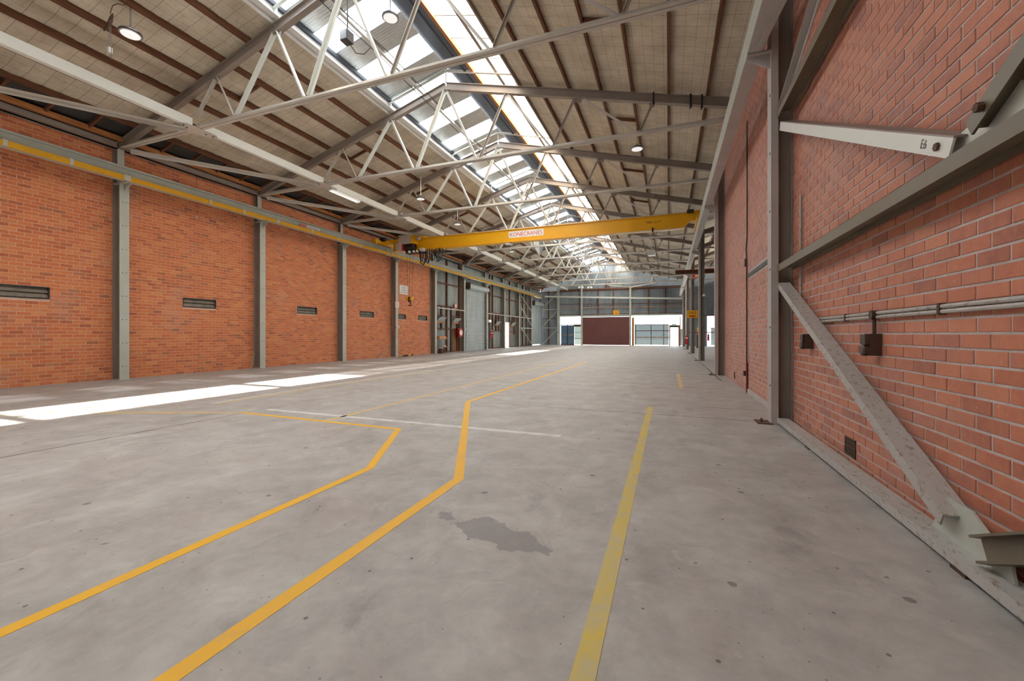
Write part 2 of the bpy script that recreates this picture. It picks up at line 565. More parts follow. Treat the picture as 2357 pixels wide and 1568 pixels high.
# ---- bricks
def brick_mesh(name, L, mat, side):
    """brick of length L (Y), unit 0.076 high, front face towards +X*side, origin at back centre"""
    h, d, c = (0.075 if side > 0 else 0.073), 0.045, 0.003
    mb = MB()
    rings = [(0.0, 0.0), (d - c, 0.0), (d, c)]
    vs_ = []
    for x, i in rings:
        vs_ += [(x * side, -L / 2 + i, -h / 2 + i), (x * side, L / 2 - i, -h / 2 + i), (x * side, L / 2 - i, h / 2 - i), (x * side, -L / 2 + i, h / 2 - i)]
    fs_ = [(8, 9, 10, 11)]
    for k in (0, 4):
        for i in range(4):
            j = (i + 1) % 4
            fs_.append((k + i, k + j, k + 4 + j, k + 4 + i))
    mb.add(vs_, fs_)
    return mb
FOC = 958.8
TH = math.radians(20.59)
def shown_size(x, y, z):
    """rough size a brick at this place has in the view, 0 when outside it"""
    d = y * math.cos(TH) - x * math.sin(TH)
    r = x * math.cos(TH) + y * math.sin(TH)
    if d < 0.3 or abs(r / d) > 1.26 or abs((z - 1.2) / d) > 0.86:
        return 0.0
    return 1.0 / (d * d) * abs(x) / math.sqrt(x * x + y * y)
def cut(a, b, holes):
    segs = [(a, b)]
    for h0, h1 in holes:
        nxt = []
        for s0, s1 in segs:
            if h1 <= s0 or h0 >= s1:
                nxt.append((s0, s1))
            else:
                if h0 > s0: nxt.append((s0, h0))
                if h1 < s1: nxt.append((s1 if False else h1, s1))
        segs = nxt
    return segs
def brick_wall(parent, xface, side, y0, y1, ztop, holes, mat, nsingle=300, z_off=0.0, recess=None):
    """running-bond bricks; side=+1 when the face looks towards +X"""
    rnd = random.Random(11 if side > 0 else 23)
    pitch, course, J = 0.240, 0.086, (0.011 if side > 0 else 0.013)
    items = []
    k = 0
    z = z_off + J / 2
    while z + 0.076 < ztop:
        off = (0.12 if k % 2 else 0.0) + rnd.uniform(-0.012, 0.012)
        hs = [(h[0], h[1]) for h in holes if h[2] < z + 0.07 and h[3] > z + 0.006]
        y = y0 - off
        while y < y1:
            for a, b in cut(max(y + J / 2, y0), min(y + pitch - J / 2, y1), hs):
                if b - a > 0.03:
                    items.append((a, b, z + 0.038))
            y += pitch
        z += course
        k += 1
    xb = xface - side * 0.045
    items.sort(key=lambda it: -shown_size(xface, (it[0] + it[1]) / 2, it[2]))
    full = brick_mesh('brick', 0.23, mat, side)
    proto = full.build('brick', mat)
    me = proto.data
    bpy.data.objects.remove(proto, do_unlink=True)
    for a, b, zc in items[:nsingle]:
        o = bpy.data.objects.new('brick', me)
        o.location = (xb + side * rnd.uniform(-0.002, 0.0015), (a + b) / 2, zc)
        o.scale = (1, (b - a) / 0.23, 1)
        o.rotation_euler = (rnd.uniform(-0.006, 0.006), 0, 0)
        COL.objects.link(o)
        o.parent = parent
    mb = MB()
    for a, b, zc in items[nsingle:]:
        x = xb + side * rnd.uniform(-0.002, 0.0015)
        L = b - a
        mb2 = brick_mesh('b', L, mat, side)
        mb.add([(p[0] + x, p[1] + (a + b) / 2, p[2] + zc) for p in mb2.v], mb2.f)
    o = mb.build('brick_field', mat, parent)
    o['kind'] = 'stuff'

# left brick wall with louvre openings
VENTS = [(4.42, 5.42), (8.32, 9.32), (12.48, 13.48), (16.06, 17.08), (18.95, 19.78), (21.0, 22.0)]
LB0, LB1 = 2.6, 22.45
mb = MB()
zs = [0.0, 2.03, 2.32, 6.14]
mb.box(XWL - 0.24, XWL - 0.004, LB0, LB1, zs[0], zs[1])
mb.box(XWL - 0.24, XWL - 0.004, LB0, LB1, zs[2], zs[3])
ys = [LB0] + [v for pr in VENTS for v in pr] + [LB1]
for i in range(0, len(ys), 2):
    mb.box(XWL - 0.24, XWL - 0.004, ys[i], ys[i + 1], zs[1], zs[2])
wall_left = struct('wall_left', mb, 'mortar_left', 'orange brick side wall on the left')
brick_wall(wall_left, XWL, 1, LB0, LB1, 6.14, [(a, b, 2.03, 2.32) for a, b in VENTS], 'brick_left')
mb = MB(); mb.box(XWL - 0.24, XWL, YBACK, LB0, 0, 6.14)
struct('wall_left_near', mb, 'mortar_left', 'side wall continuing behind the camera on the left')

# right brick wall: main wall, bricked-up opening beside the column, floor-level air bricks
RB0, RB1 = 0.3, 13.75
INF = (7.2, 9.68, 0.08, 2.36)      # bricked-up opening
LINT = (7.2, 9.68, 2.36, 2.44)
AIR = [(4.46, 4.69, 0.105, 0.268), (11.5, 11.66, 0.10, 0.27)]
mb = MB()
mb.box(XWR + 0.005, XWR + 0.25, RB0, RB1, 0, 7.6)
wall_right = struct('wall_right', mb, 'mortar_right', 'red brick wall on the right')
mb = MB(); mb.box(XWR + 0.0, XWR + 0.24, YBACK, RB0, 0, 7.6)
struct('wall_right_near', mb, 'mortar_right', 'brick wall continuing behind the camera on the right')
brick_wall(wall_right, XWR, -1, RB0, RB1, 7.6, [AIR[0], AIR[1], LINT, (7.2, 9.68, 0.0, 0.085)], 'brick_right')
MB().box(XWR - 0.01, XWR + 0.02, LINT[0], LINT[1], LINT[2] + 0.004, LINT[3] - 0.004).build('lintel', 'dark_grey', wall_right)
MB().box(XWR - 0.02, XWR + 0.05, LINT[0], LINT[1], 0.0, 0.085).build('plinth', 'concrete_plinth', wall_right)
for a in AIR:
    ab = thing('air_brick', 'small terracotta air vent low in the right brick wall ' + ('below the rusty diagonal brace' if a[0] < 6 else 'near the far column'), 'vent', (XWR, (a[0] + a[1]) / 2, a[2]), 'air bricks')
    MB().box(XWR - 0.001, XWR + 0.008, a[0], a[1], a[2], a[3]).build('back', 'black', ab)
    fr = MB()
    fr.box(XWR - 0.006, XWR + 0.006, a[0], a[1], a[2], a[2] + 0.018); fr.box(XWR - 0.006, XWR + 0.006, a[0], a[1], a[3] - 0.012, a[3])
    fr.box(XWR - 0.006, XWR + 0.006, a[0], a[0] + 0.014, a[2], a[3]); fr.box(XWR - 0.006, XWR + 0.006, a[1] - 0.014, a[1], a[2], a[3])
    fr.build('frame', 'rust_brown', ab)
    for i in range(1, 4):
        z = a[2] + (a[3] - a[2]) * i / 4
        MB().box(XWR - 0.004, XWR + 0.004, a[0], a[1], z - 0.005, z + 0.005).build('slat', 'rust_brown', ab)
    for i in range(1, 6):
        y = a[0] + (a[1] - a[0]) * i / 6
        MB().box(XWR - 0.003, XWR + 0.003, y - 0.004, y + 0.004, a[2], a[3]).build('bar', 'rust_brown', ab)

# louvre vents in the left wall
for i, (a, b) in enumerate(VENTS):
    w = thing('wall_vent', 'long grey metal wall vent, %s from the left edge of the picture' % ORD[i], 'vent', (XWL, (a + b) / 2, 2.03), 'wall vents in the left brick wall')
    x = XWL
    MB().box(x - 0.16, x - 0.14, a, b, 2.03, 2.32).build('back', 'vent_metal', w)
    fr = MB()
    fr.box(x - 0.14, x + 0.006, a, b, 2.03, 2.05); fr.box(x - 0.14, x + 0.006, a, b, 2.30, 2.32)
    fr.box(x - 0.14, x + 0.006, a, a + 0.02, 2.05, 2.30); fr.box(x - 0.14, x + 0.006, b - 0.02, b, 2.05, 2.30)
    fr.build('frame', 'dark_grey', w)
    for k in range(2):
        z = 2.06 + k * 0.12
        MB().poly([(x - 0.09, a + 0.02, z + 0.11), (x - 0.09, b - 0.02, z + 0.11), (x - 0.035, b - 0.02, z), (x - 0.035, a + 0.02, z)], (0.004, 0, 0.006)).build('louvre_blade', 'vent_metal', w)

# ---- corrugated left wall beyond the bricks
Y0 = 22.45
mb = MB(); mb.box(XWL - 0.2, XWL - 0.12, Y0, YF, 6.0, 6.12)
wall_lf = struct('wall_left_far', mb, 'timber_dark', 'corrugated iron side wall with timber framing, far left')
breaks = [Y0, 23.2, 23.96, 24.72, 25.48, 26.24, 27.0, 27.76, 28.5, 29.3, 30.05, 30.80, 31.50, 32.2, 32.95, 33.7, 34.75, 35.4, 36.10, 36.9, 37.6, 38.4, 39.1, 39.9, 40.7, 41.4, 42.3, 43.0, 43.7, 44.5, 45.3, 46.05, YF]
for a, b in zip(breaks[:-1], breaks[1:]):
    mid = (a + b) / 2
    z0 = 0.0
    if 27.0 < mid < 30.75: z0 = 4.75
    elif 30.80 < mid < 31.50: z0 = 2.05
    elif 34.75 < mid < 36.10: z0 = 2.30
    elif 42.3 < mid < 46.05: z0 = 4.7
    MB().corr((XWL - 0.10, a, z0), (0, 1, 0), (0, 0, 1), b - a + 0.02, 6.2 - z0, 0.076, 0.010, 4).build('sheet', 'galv', wall_lf)
def lstud(y, z0, z1, w=0.11, mat='timber_dark', x0=XWL - 0.08, d=0.10):
    MB().box(x0, x0 + d, y - w / 2, y + w / 2, z0, z1).build('stud', mat, wall_lf)
def lgirt(y0, y1, z, h=0.07, mat='timber_dark', x0=XWL - 0.08, d=0.09):
    MB().box(x0, x0 + d, y0, y1, z - h / 2, z + h / 2).build('girt', mat, wall_lf)
for y, z0, z1 in ((24.45, 0, 6.1), (32.15, 0, 6.1), (36.15, 0, 6.1), (39.85, 0, 6.1), (23.75, 1.5, 3.05), (25.05, 0, 3.05), (25.9, 0, 3.05), (26.2, 0, 6.1), (31.55, 0, 6.1), (32.9, 1.5, 2.9), (33.5, 1.5, 2.9), (30.75, 0, 6.1), (34.7, 0, 2.9), (36.9, 2.3, 2.9), (37.4, 1.2, 2.9), (41.0, 0, 6.1), (42.25, 0, 6.0), (46.1, 0, 6.0), (38.9, 1.0, 4.2)):
    lstud(y, z0, z1)
for y0, y1, z in ((22.6, 26.3, 4.55), (22.6, 26.3, 3.05), (22.6, 26.3, 1.57), (30.8, 34.1, 4.45), (30.8, 34.1, 3.0), (34.1, 41.8, 4.4), (34.1, 41.8, 2.95), (31.6, 34.1, 1.5), (36.2, 41.8, 1.45), (22.6, 27.0, 0.06), (31.5, 34.7, 0.05), (36.1, 42.3, 0.05), (27.0, 30.8, 4.85)):
    lgirt(y0, y1, z)
for y in (25.25, 25.55):
    lstud(y, 0, 1.5, 0.07, 'timber_orange', XWL - 0.02, 0.06)

# ---- far wall
FS = YF / 43.8
def FX(x): return x * FS
def FZ(z): return 1.2 + (z - 1.2) * FS
mb = MB(); mb.box(-13.9, 1.35, YF + 0.02, YF + 0.10, 6.0, 6.10)
wall_back = struct('wall_back', mb, 'timber_dark', 'corrugated iron gable wall at the far end')
DOOR_TOP = FZ(3.0)
x = -13.85
while x < 9.5:
    w = 0.76
    mid = x + w / 2
    z0 = FZ(3.08)
    if mid < FX(-11.1) : z0 = 0.0
    if mid > 1.6: z0 = 0.0
    if 4.0 < mid < 4.7: z0 = 3.05
    def top(s, x=x, z0=z0):
        xx = x + s
        if xx < 1.5: return max(0.1, roof_z(xx) + 0.05 - z0) + (0.35 if -8.1 < xx < -3.85 else 0)
        return max(0.1, 6.73 + 0.26 * (xx - 1.5) - z0)
    MB().corr((x, YF + 0.06, z0), (1, 0, 0), (0, 0, 1), w + 0.02, 0, 0.076, 0.010, 4, top).build('sheet', 'galv_far', wall_back)
    x += w
def fstud(x, z0, z1, w=0.12, mat='timber_dark'):
    MB().box(x - w / 2, x + w / 2, YF - 0.06, YF + 0.04, z0, z1).build('stud', mat, wall_back)
def fgirt(x0, x1, z, h=0.07, mat='paint_dark', y=YF - 0.08, zr=None):
    zr = z if zr is None else zr
    MB().bar((x0, y, z), (x1, y, zr), 0.08, h).build('girt', mat, wall_back)
for xs_ in (-6.86, -5.3, -1.86, -0.27):
    fstud(FX(xs_), FZ(3.1), FZ(5.85))
fstud(FX(-6.05), FZ(5.75), FZ(6.6), 0.16, 'rust_brown'); fstud(FX(-5.75), FZ(5.75), FZ(6.6), 0.16, 'rust_brown')
fstud(FX(-12.2), 0, 6.2)
fgirt(FX(-11.0), FX(1.24), FZ(4.42), 0.06, 'timber_dark', zr=FZ(4.26))
fgirt(FX(-11.0), FX(1.24), FZ(4.02), 0.05, 'timber_pale', zr=FZ(3.95))
fgirt(FX(-11.0), FX(1.24), FZ(3.30), 0.07, 'timber_dark')
fgirt(FX(-11.0), FX(1.24), FZ(3.14), 0.10, 'paint_grey', YF - 0.14)
fgirt(FX(-11.0), FX(1.24), FZ(5.92), 0.12, 'timber_dark')
fgirt(FX(-12.9), FX(-11.1), FZ(3.88), 0.10, 'paint_grey', YF - 0.14)
fgirt(FX(-12.9), FX(-11.1), FZ(1.90), 0.10, 'paint_grey', YF - 0.14)
fgirt(FX(-12.9), FX(-11.1), FZ(2.9), 0.06, 'timber_dark')
fgirt(1.6, 9.0, FZ(4.6), 0.09, 'paint_dark'); fgirt(1.6, 9.0, FZ(3.0), 0.09, 'timber_dark'); fgirt(1.6, 9.0, 1.4, 0.09, 'timber_dark')

# glazing at the far end: panels are parts of two windows
def quad_panel(x0, x1, z0, z1, mat, parent, name='pane', ribs=True):
    mb = MB()
    if ribs:
        mb.corr((x0, YF + 0.03, z0), (1, 0, 0), (0, 0, 1), x1 - x0, z1 - z0, 0.076, 0.008, 4)
    else:
        mb.box(x0, x1, YF + 0.02, YF + 0.028, z0, z1)
    return mb.build(name, mat, parent)
win1 = struct('window_1', MB().box(FX(-10.95), FX(-8.5), YF - 0.02, YF + 0.05, FZ(2.17), FZ(2.25)), 'rust_brown', 'glazed infill left of the maroon doors')
quad_panel(FX(-10.94), FX(-9.43), FZ(2.25), FZ(2.98), 'pane_white', win1)
quad_panel(FX(-9.40), FX(-8.55), FZ(2.25), FZ(2.98), 'pane_white', win1)
for a, b in ((-10.84, -10.17), (-10.08, -9.45)):
    quad_panel(FX(a), FX(b), FZ(1.17), FZ(2.16), 'pane_blue', win1, ribs=False)
    quad_panel(FX(a), FX(b), FZ(0.15), FZ(1.10), 'pane_blue', win1, ribs=False)
quad_panel(FX(-9.36), FX(-8.62), FZ(0.15), FZ(2.02), 'pane_green', win1)
for a, b, c, d_ in ((-10.88, -9.42, 1.10, 1.17), (-10.88, -9.42, 0.05, 0.15), (-10.17, -10.08, 0.12, 2.17), (-9.46, -9.38, 0.05, 2.17), (-9.40, -8.58, 2.02, 2.17)):
    MB().box(FX(a), FX(b), YF - 0.03, YF + 0.05, FZ(c), FZ(d_)).build('rail', 'timber_pale' if c == 1.10 else 'rust_brown', win1)
for z in (0.75, 1.4):
    MB().box(FX(-9.36), FX(-8.62), YF - 0.01, YF + 0.02, FZ(z), FZ(z + 0.04)).build('rail', 'pane_green', win1)
win2 = struct('window_2', MB().box(FX(-3.26), FX(0.96), YF - 0.02, YF + 0.05, FZ(2.15), FZ(2.20)), 'rust_brown', 'glazed infill right of the maroon doors')
quad_panel(FX(-3.24), FX(-0.38), FZ(2.20), FZ(2.95), 'pane_white', win2)
quad_panel(FX(-0.32), FX(0.96), FZ(2.20), FZ(2.95), 'pane_white', win2)
quad_panel(FX(1.11), FX(1.28), FZ(1.74), FZ(2.95), 'pane_white', win2)
quad_panel(FX(1.09), FX(1.28), FZ(0.1), FZ(1.74), 'pane_grey', win2)
xs_ = [-3.22, -2.75, -2.1, -1.62, -1.2, -0.6, 0.03]
for a, b in zip(xs_[:-1], xs_[1:]):
    for c, d_ in ((0.15, 0.88), (0.94, 1.52), (1.58, 2.15)):
        quad_panel(FX(a), FX(b), FZ(c), FZ(d_), 'pane_grey', win2)
for c, m in ((1.52, 'timber_dark'), (0.87, 'timber_orange')):
    MB().box(FX(-3.22), FX(0.05), YF - 0.03, YF + 0.03, FZ(c), FZ(c + 0.07)).build('rail', m, win2)
for a in (-1.62, -3.1, -0.45):
    MB().box(FX(a - 0.03), FX(a + 0.03), YF - 0.02, YF + 0.04, FZ(0.1), FZ(2.16)).build('mullion', 'timber_dark', win2)
MB().box(FX(-3.48), FX(-3.26), YF - 0.10, YF + 0.04, 0, FZ(2.91)).build('door_post', 'timber_orange', win2)
# open exit doorway
door1 = struct('door_1', MB().box(FX(0.05), FX(1.04), YF - 0.05, YF + 0.04, FZ(1.98), FZ(2.12)), 'timber_pale', 'open exit doorway with timber frame, far right')
MB().box(FX(0.05), FX(0.13), YF - 0.05, YF + 0.04, 0, FZ(1.98)).build('jamb', 'timber_orange', door1)
MB().box(FX(0.90), FX(1.02), YF - 0.05, YF + 0.04, 0, FZ(1.98)).build('jamb', 'timber_orange', door1)
MB().box(FX(0.13), FX(0.17), YF - 0.03, YF + 0.05, 0, FZ(1.9)).build('door_stop', 'black', door1)
MB().box(FX(0.13), FX(0.90), YF - 0.03, YF + 0.05, FZ(1.88), FZ(1.98)).build('head', 'black', door1)
MB().box(FX(0.86), FX(0.885), YF + 0.05, YF + 0.75, 0.02, FZ(1.88)).build('door_leaf', 'dark_grey', door1)
MB().box(FX(1.02), FX(1.10), YF - 0.02, YF + 0.05, 0, FZ(2.95)).build('post', 'timber_pale', door1)

# maroon double doors
def leaf(x0, x1, first):
    d = struct('door_2' if first else 'door_3', MB().box(x0, x1, YF - 0.02, YF + 0.02, 0.03, DOOR_TOP), 'maroon',
               'maroon boarded sliding door leaf, %s of the pair' % ('left' if first else 'right'))
    n = 5
    for i in range(n + 1):
        z = 0.05 + (DOOR_TOP - 0.17) * i / n
        MB().box(x0, x1, YF - 0.06, YF - 0.021, z, z + 0.10).build('rail', 'maroon', d)
    for a in (x0, x1 - 0.10):
        MB().box(a, a + 0.10, YF - 0.065, YF - 0.021, 0.03, DOOR_TOP).build('stile', 'maroon', d)
    MB().bar((x0 + 0.1, YF - 0.04, 0.1), (x1 - 0.1, YF - 0.04, DOOR_TOP - 0.1), 0.035, 0.09).build('brace', 'maroon', d)
    if first:
        MB().box(x1 - 0.16, x1 - 0.12, YF - 0.10, YF - 0.06, 1.15, 1.45).build('handle', 'chrome', d)
xm = (FX(-8.45) + FX(-3.73)) / 2
leaf(FX(-8.52), xm - 0.001, True)
leaf(xm + 0.001, FX(-3.64), False)
tr = tag(MB().box(FX(-8.5), FX(-3.7), YF - 0.12, YF - 0.04, DOOR_TOP + 0.02, DOOR_TOP + 0.09).build('door_track', 'paint_grey', origin=(xm, YF - 0.08, DOOR_TOP)), 'steel sliding track above the maroon doors', 'track')

# window opening in the neighbouring bay's far wall
win3 = struct('window_3', MB().box(3.95, 4.75, YF - 0.02, YF + 0.04, 1.78, 1.86), 'timber_pale', 'bright window strip in the neighbouring bay')
quad_panel(4.0, 4.7, 1.86, 3.05, 'pane_white', win3); quad_panel(4.0, 4.7, 0.1, 1.78, 'pane_grey', win3)

# enclosure of the neighbouring bay and the wall behind the camera
struct('wall_neighbour', MB().box(9.2, 9.3, 13.0, 27.0, 0, 8.8).box(9.2, 9.3, 33.0, YF, 0, 8.8).box(9.2, 9.3, 27.0, 33.0, 4.2, 8.8), 'galv', 'side wall of the neighbouring bay')
struct('wall_neighbour_near', MB().box(XWR + 0.25, 9.2, 12.95, 13.0, 0, 8.8), 'galv', 'near end wall of the neighbouring bay')
struct('wall_rear', MB().box(-14.0, -11.0, YBACK - 0.1, YBACK, 0, 9.2).box(-1.5, 2.0, YBACK - 0.1, YBACK, 0, 9.2).box(-11.0, -1.5, YBACK - 0.1, YBACK, 0.0, 9.2), 'galv', 'end wall behind the camera')

# ---- roof: insulation blanket, purlins, skylights
def blanket(name, x0, x1, y0, y1, nx, dy, zf, label):
    mb = MB()
    ny = int((y1 - y0) / dy)
    vs_, fs_ = [], []
    rnd = random.Random(3)
    bays = 0.85
    ph = [rnd.uniform(0, 6.28) for _ in range(400)]
    for j in range(ny + 1):
        y = y0 + (y1 - y0) * j / ny
        for i in range(nx + 1):
            x = x0 + (x1 - x0) * i / nx
            qx = abs(math.sin(math.pi * (x - x0) / bays))
            qy = abs(math.sin(math.pi * y / 0.30 + math.pi / 2))
            cell = ph[(int(y / 0.30) * 7 + int((x - x0) / bays) * 31) % 400]
            sag = 0.035 * qx * (0.7 + 0.3 * math.sin(cell)) + 0.030 * (qy ** 0.5) * (0.55 + 0.45 * math.sin(cell * 2.3)) * (0.3 + 0.7 * qx) + 0.008 * math.sin(9 * x + cell)
            vs_.append((x, y, zf(x) - sag))
    for j in range(ny):
        for i in range(nx):
            a = j * (nx + 1) + i
            fs_.append((a, a + 1, a + nx + 2, a + nx + 1))
    mb.add(vs_, fs_)
    mb.add([(x0, y0, zf(x0) + 0.06), (x1, y0, zf(x1) + 0.06), (x1, y1, zf(x1) + 0.06), (x0, y1, zf(x0) + 0.06)], [(0, 1, 2, 3)])
    o = mb.build(name, 'insulation', smooth=True)
    o['kind'] = 'structure'; o['label'] = label
    return o
ceil_l = blanket('ceiling', -13.05, -8.10, YBACK, YF, 48, 0.075, roof_z, 'foil-backed insulation blanket under the left roof slope')
ceil_r = blanket('ceiling_right', -3.86, 1.62, YBACK, YF, 52, 0.075, roof_z, 'foil-backed insulation blanket under the right roof slope')
ceil_n = blanket('ceiling_neighbour', 1.62, 9.2, 13.0, YF, 30, 0.15, lambda x: 6.71 + 0.26 * (x - 1.62), 'roof of the neighbouring bay on the right')
def purlin(x, mat, parent, zt=None, w=0.055, h=0.15, sl=0):
    zt = roof_z(x) if zt is None else zt
    MB().box(x - w / 2, x + w / 2, YBACK, YF - 0.05, zt - h, zt - 0.005).build('purlin', mat, parent)
for x in (-12.95, -12.13, -11.30, -10.50, -9.70, -8.87):
    purlin(x, 'timber_dark', ceil_l)
for x in (-3.27, -2.44, -1.62, -0.84, 0.0, 0.85):
    purlin(x, 'timber_dark', ceil_r)
for x in (2.5, 3.4, 4.3, 5.2):
    MB().box(x - 0.03, x + 0.03, 13.0, YF - 0.05, 6.71 + 0.26 * (x - 1.62) - 0.15, 6.71 + 0.26 * (x - 1.62) - 0.01).build('purlin', 'timber_dark', ceil_n)
# eaves: wall plate, dark sheeting, short noggings
MB().box(-13.62, -13.52, YBACK, YF, 6.30, 6.42).build('wall_plate', 'timber_orange', ceil_l)
MB().poly([(-13.95, YBACK, roof_z(-13.95)), (-13.95, YF, roof_z(-13.95)), (-13.0, YF, roof_z(-13.0)), (-13.0, YBACK, roof_z(-13.0))], (0, 0, 0.02)).build('eave_sheet', 'dark_sheet', ceil_l)
y = 2.9
while y < YF:
    MB().bar((-13.55, y, 6.40), (-12.97, y, 6.58), 0.05, 0.08).build('nogging', 'timber_dark', ceil_l)
    y += 0.78
# noggings between two purlins of the right slope
for k, y0 in enumerate(COLY[1:]):
    for dy in (1.55, 2.6):
        yy = y0 + dy
        MB().bar((-1.62, yy, rafter_top(-1.62) + 0.07), (-0.84, yy, rafter_top(-0.84) + 0.07), 0.05, 0.08).build('nogging', 'timber_dark', ceil_r)
        if k < 8:
            MB().bar((-10.5, yy - 0.6, rafter_top(-10.5) + 0.07), (-9.7, yy - 0.6, rafter_top(-9.7) + 0.07), 0.05, 0.08).build('nogging', 'timber_dark', ceil_l)
            break

# raised skylight along the ridge
def sky_z(x):
    return 9.02 - (0.28 * (XA - x) if x < XA else 0.26 * (x - XA))
sky1 = struct('window_4', MB().box(-8.14, -8.10, YBACK, YF, roof_z(-8.1) - 0.12, sky_z(-8.1) - 0.02), 'white', 'ridge skylight, left slope of alternating clear and foil sheets')
sky2 = struct('window_5', MB().box(-3.88, -3.84, YBACK, YF, roof_z(-3.86) - 0.10, sky_z(-3.86) + 0.0), 'paint_dark', 'ridge skylight, right slope of corrugated translucent sheets')
y = YBACK
k = 0
while y < YF - 0.1:
    w = min(0.76, YF - y)
    for (xa, xb) in ((-8.14, -7.12), (-7.12, -6.06)):
        a = Vector((xa, y, sky_z(xa)))
        b = Vector((xb, y, sky_z(xb)))
        mb = MB(); mb.corr(a, (0, 1, 0), b - a, w + 0.015, (b - a).length, 0.076, 0.009, 4)
        mb.build('pane' if k % 2 == 0 else 'foil_sheet', 'sheet_cool' if k % 2 == 0 else 'foil', sky1, smooth=True)
    y += 0.76
    k += 1
y = YBACK
k = 0
while y < YF - 0.1:
    w = min(0.80, YF - y)
    clear = 2.0 < y < 8.8 or 21.5 < y < 29.0 or y < -2
    for (xa, xb) in ((-5.22, -4.50), (-4.50, -3.84)):
        a = Vector((xa, y, sky_z(xa)))
        b = Vector((xb, y, sky_z(xb)))
        mb = MB(); mb.corr(a, (0, 1, 0), b - a, w + 0.015, (b - a).length, 0.076, 0.009, 4)
        mb.build('pane', 'sheet_clear' if clear else 'sheet_warm', sky2, smooth=True)
        MB().bar(a + Vector((0, 0, -0.02)), b + Vector((0, 0, -0.02)), 0.03, 0.012).build('lap_strip', 'paint_beige', sky2)
    y += 0.80
    k += 1
# ridge capping, ridge boards and skylight purlins
MB().poly([(-6.10, YBACK, 9.06), (-6.10, YF, 9.06), (-5.20, YF, sky_z(-5.2) + 0.05), (-5.20, YBACK, sky_z(-5.2) + 0.05)], (0, 0, 0.02)).build('ridge_capping', 'ridge_dark', sky2)
MB().box(-5.26, -5.18, YBACK, YF, sky_z(-5.2) - 0.12, sky_z(-5.2) - 0.015).build('purlin', 'timber_orange', sky2)
MB().box(-4.54, -4.46, YBACK, YF, sky_z(-4.5) - 0.10, sky_z(-4.5) - 0.015).build('purlin', 'paint_dark', sky2)
MB().box(-5.50, -5.44, YBACK, YF, sky_z(-5.45) - 0.10, sky_z(-5.45) - 0.03).build('purlin', 'ridge_dark', sky2)
MB().box(-7.16, -7.08, YBACK, YF, sky_z(-7.12) - 0.10, sky_z(-7.12) - 0.015).build('purlin', 'paint_beige', sky1)
MB().box(-8.10, -8.02, YBACK, YF, sky_z(-8.06) - 0.10, sky_z(-8.06) - 0.015).build('purlin', 'ridge_dark', sky1)
MB().poly([(-8.10, YBACK, roof_z(-8.1) - 0.02), (-8.10, YF, roof_z(-8.1) - 0.02), (-7.90, YF, roof_z(-8.1) - 0.05), (-7.90, YBACK, roof_z(-8.1) - 0.05)], (0, 0, 0.012)).build('flashing', 'white', sky1)
MB().box(-14.0, -13.93, YBACK, YF, 6.05, 6.52).build('fascia', 'dark_sheet', ceil_l)

# ================================================================== STEELWORK
# ---- left columns
def left_column(y):
    c = thing('steel_column', 'x', 'column', (XL - 0.15, y, 0), 'steel columns along the left wall')
    MB().box(XL - 0.022, XL, y - 0.105, y + 0.105, 0.0, 5.20).build('flange', 'paint_grey', c)
    MB().box(XL - 0.30, XL - 0.022, y - 0.008, y + 0.008, 0.0, 5.20).build('web', 'paint_dark', c)  # webs and back flange darker: shade of the recess put into the colour
    MB().box(XWL + 0.002, XWL + 0.016, y - 0.105, y + 0.105, 0.0, 6.10).build('flange', 'paint_dark', c)
    MB().box(-13.66, -13.645, y - 0.075, y + 0.075, 5.20, 6.12).build('upper_flange', 'paint_grey', c)
    MB().box(XWL + 0.016, -13.66, y - 0.006, y + 0.006, 5.20, 6.12).build('upper_web', 'paint_dark', c)
    # bracket that carries the runway
    br = MB()
    br.poly([(XL - 0.3, y - 0.006, 5.20), (-13.18, y - 0.006, 5.20), (-13.18, y - 0.006, 5.16), (XL, y - 0.006, 4.98), (XL - 0.3, y - 0.006, 4.98)], (0, 0.012, 0))
    br.box(XL - 0.30, -13.18, y - 0.10, y + 0.10, 5.18, 5.20)
    br.build('bracket', 'paint_grey', c)
    cl = MB().box(-13.645, -13.39, y - 0.10, y + 0.10, 5.556, 5.575)
    cl.box(-13.645, -13.63, y - 0.10, y + 0.10, 5.556, 5.70)
    cl.build('tie_plate', 'paint_grey', c)
    z = 0.35
    while z < 5.0:
        for s in (-0.04, 0.04):
            MB().lathe((XL, y + s, z), [(0.011, 0.0), (0.011, 0.008), (0.006, 0.011)], 6, 'x').build('bolt', 'dark_grey', c)
        z += 0.62
    MB().box(XL - 0.32, XL + 0.06, y - 0.13, y + 0.13, 0.0, 0.015).build('base_plate', 'paint_grey', c)
    return c
c0 = left_column(COLY[1])
def colabel(i):
    base = 'pale grey steel column against the left wall, '
    return base + ('just outside the picture' if i == 0 else ORD[i - 1] + ' from the left edge of the picture')
for i, y in enumerate(COLY):
    c = c0 if i == 1 else copy_tree(c0, None, (0, y - COLY[1], 0))
    c['label'] = colabel(i)

# eave channel on top of the left wall
for i in range(len(COLY)):
    y0 = COLY[i]; y1 = COLY[i + 1] if i + 1 < len(COLY) else YF - 0.1
    o = MB().ext((-13.64, y0 + 0.09, 6.20), (-13.64, y1 - 0.09, 6.20), Iprof(0.10, 0.13, 0.012, 0.01)).build('eave_beam', 'paint_dark', origin=(-13.64, (y0 + y1) / 2, 6.13))
    tag(o, 'grey steel eave beam along the top of the left wall, %s bay from the camera' % ORD[i], 'beam', 'eave beams')

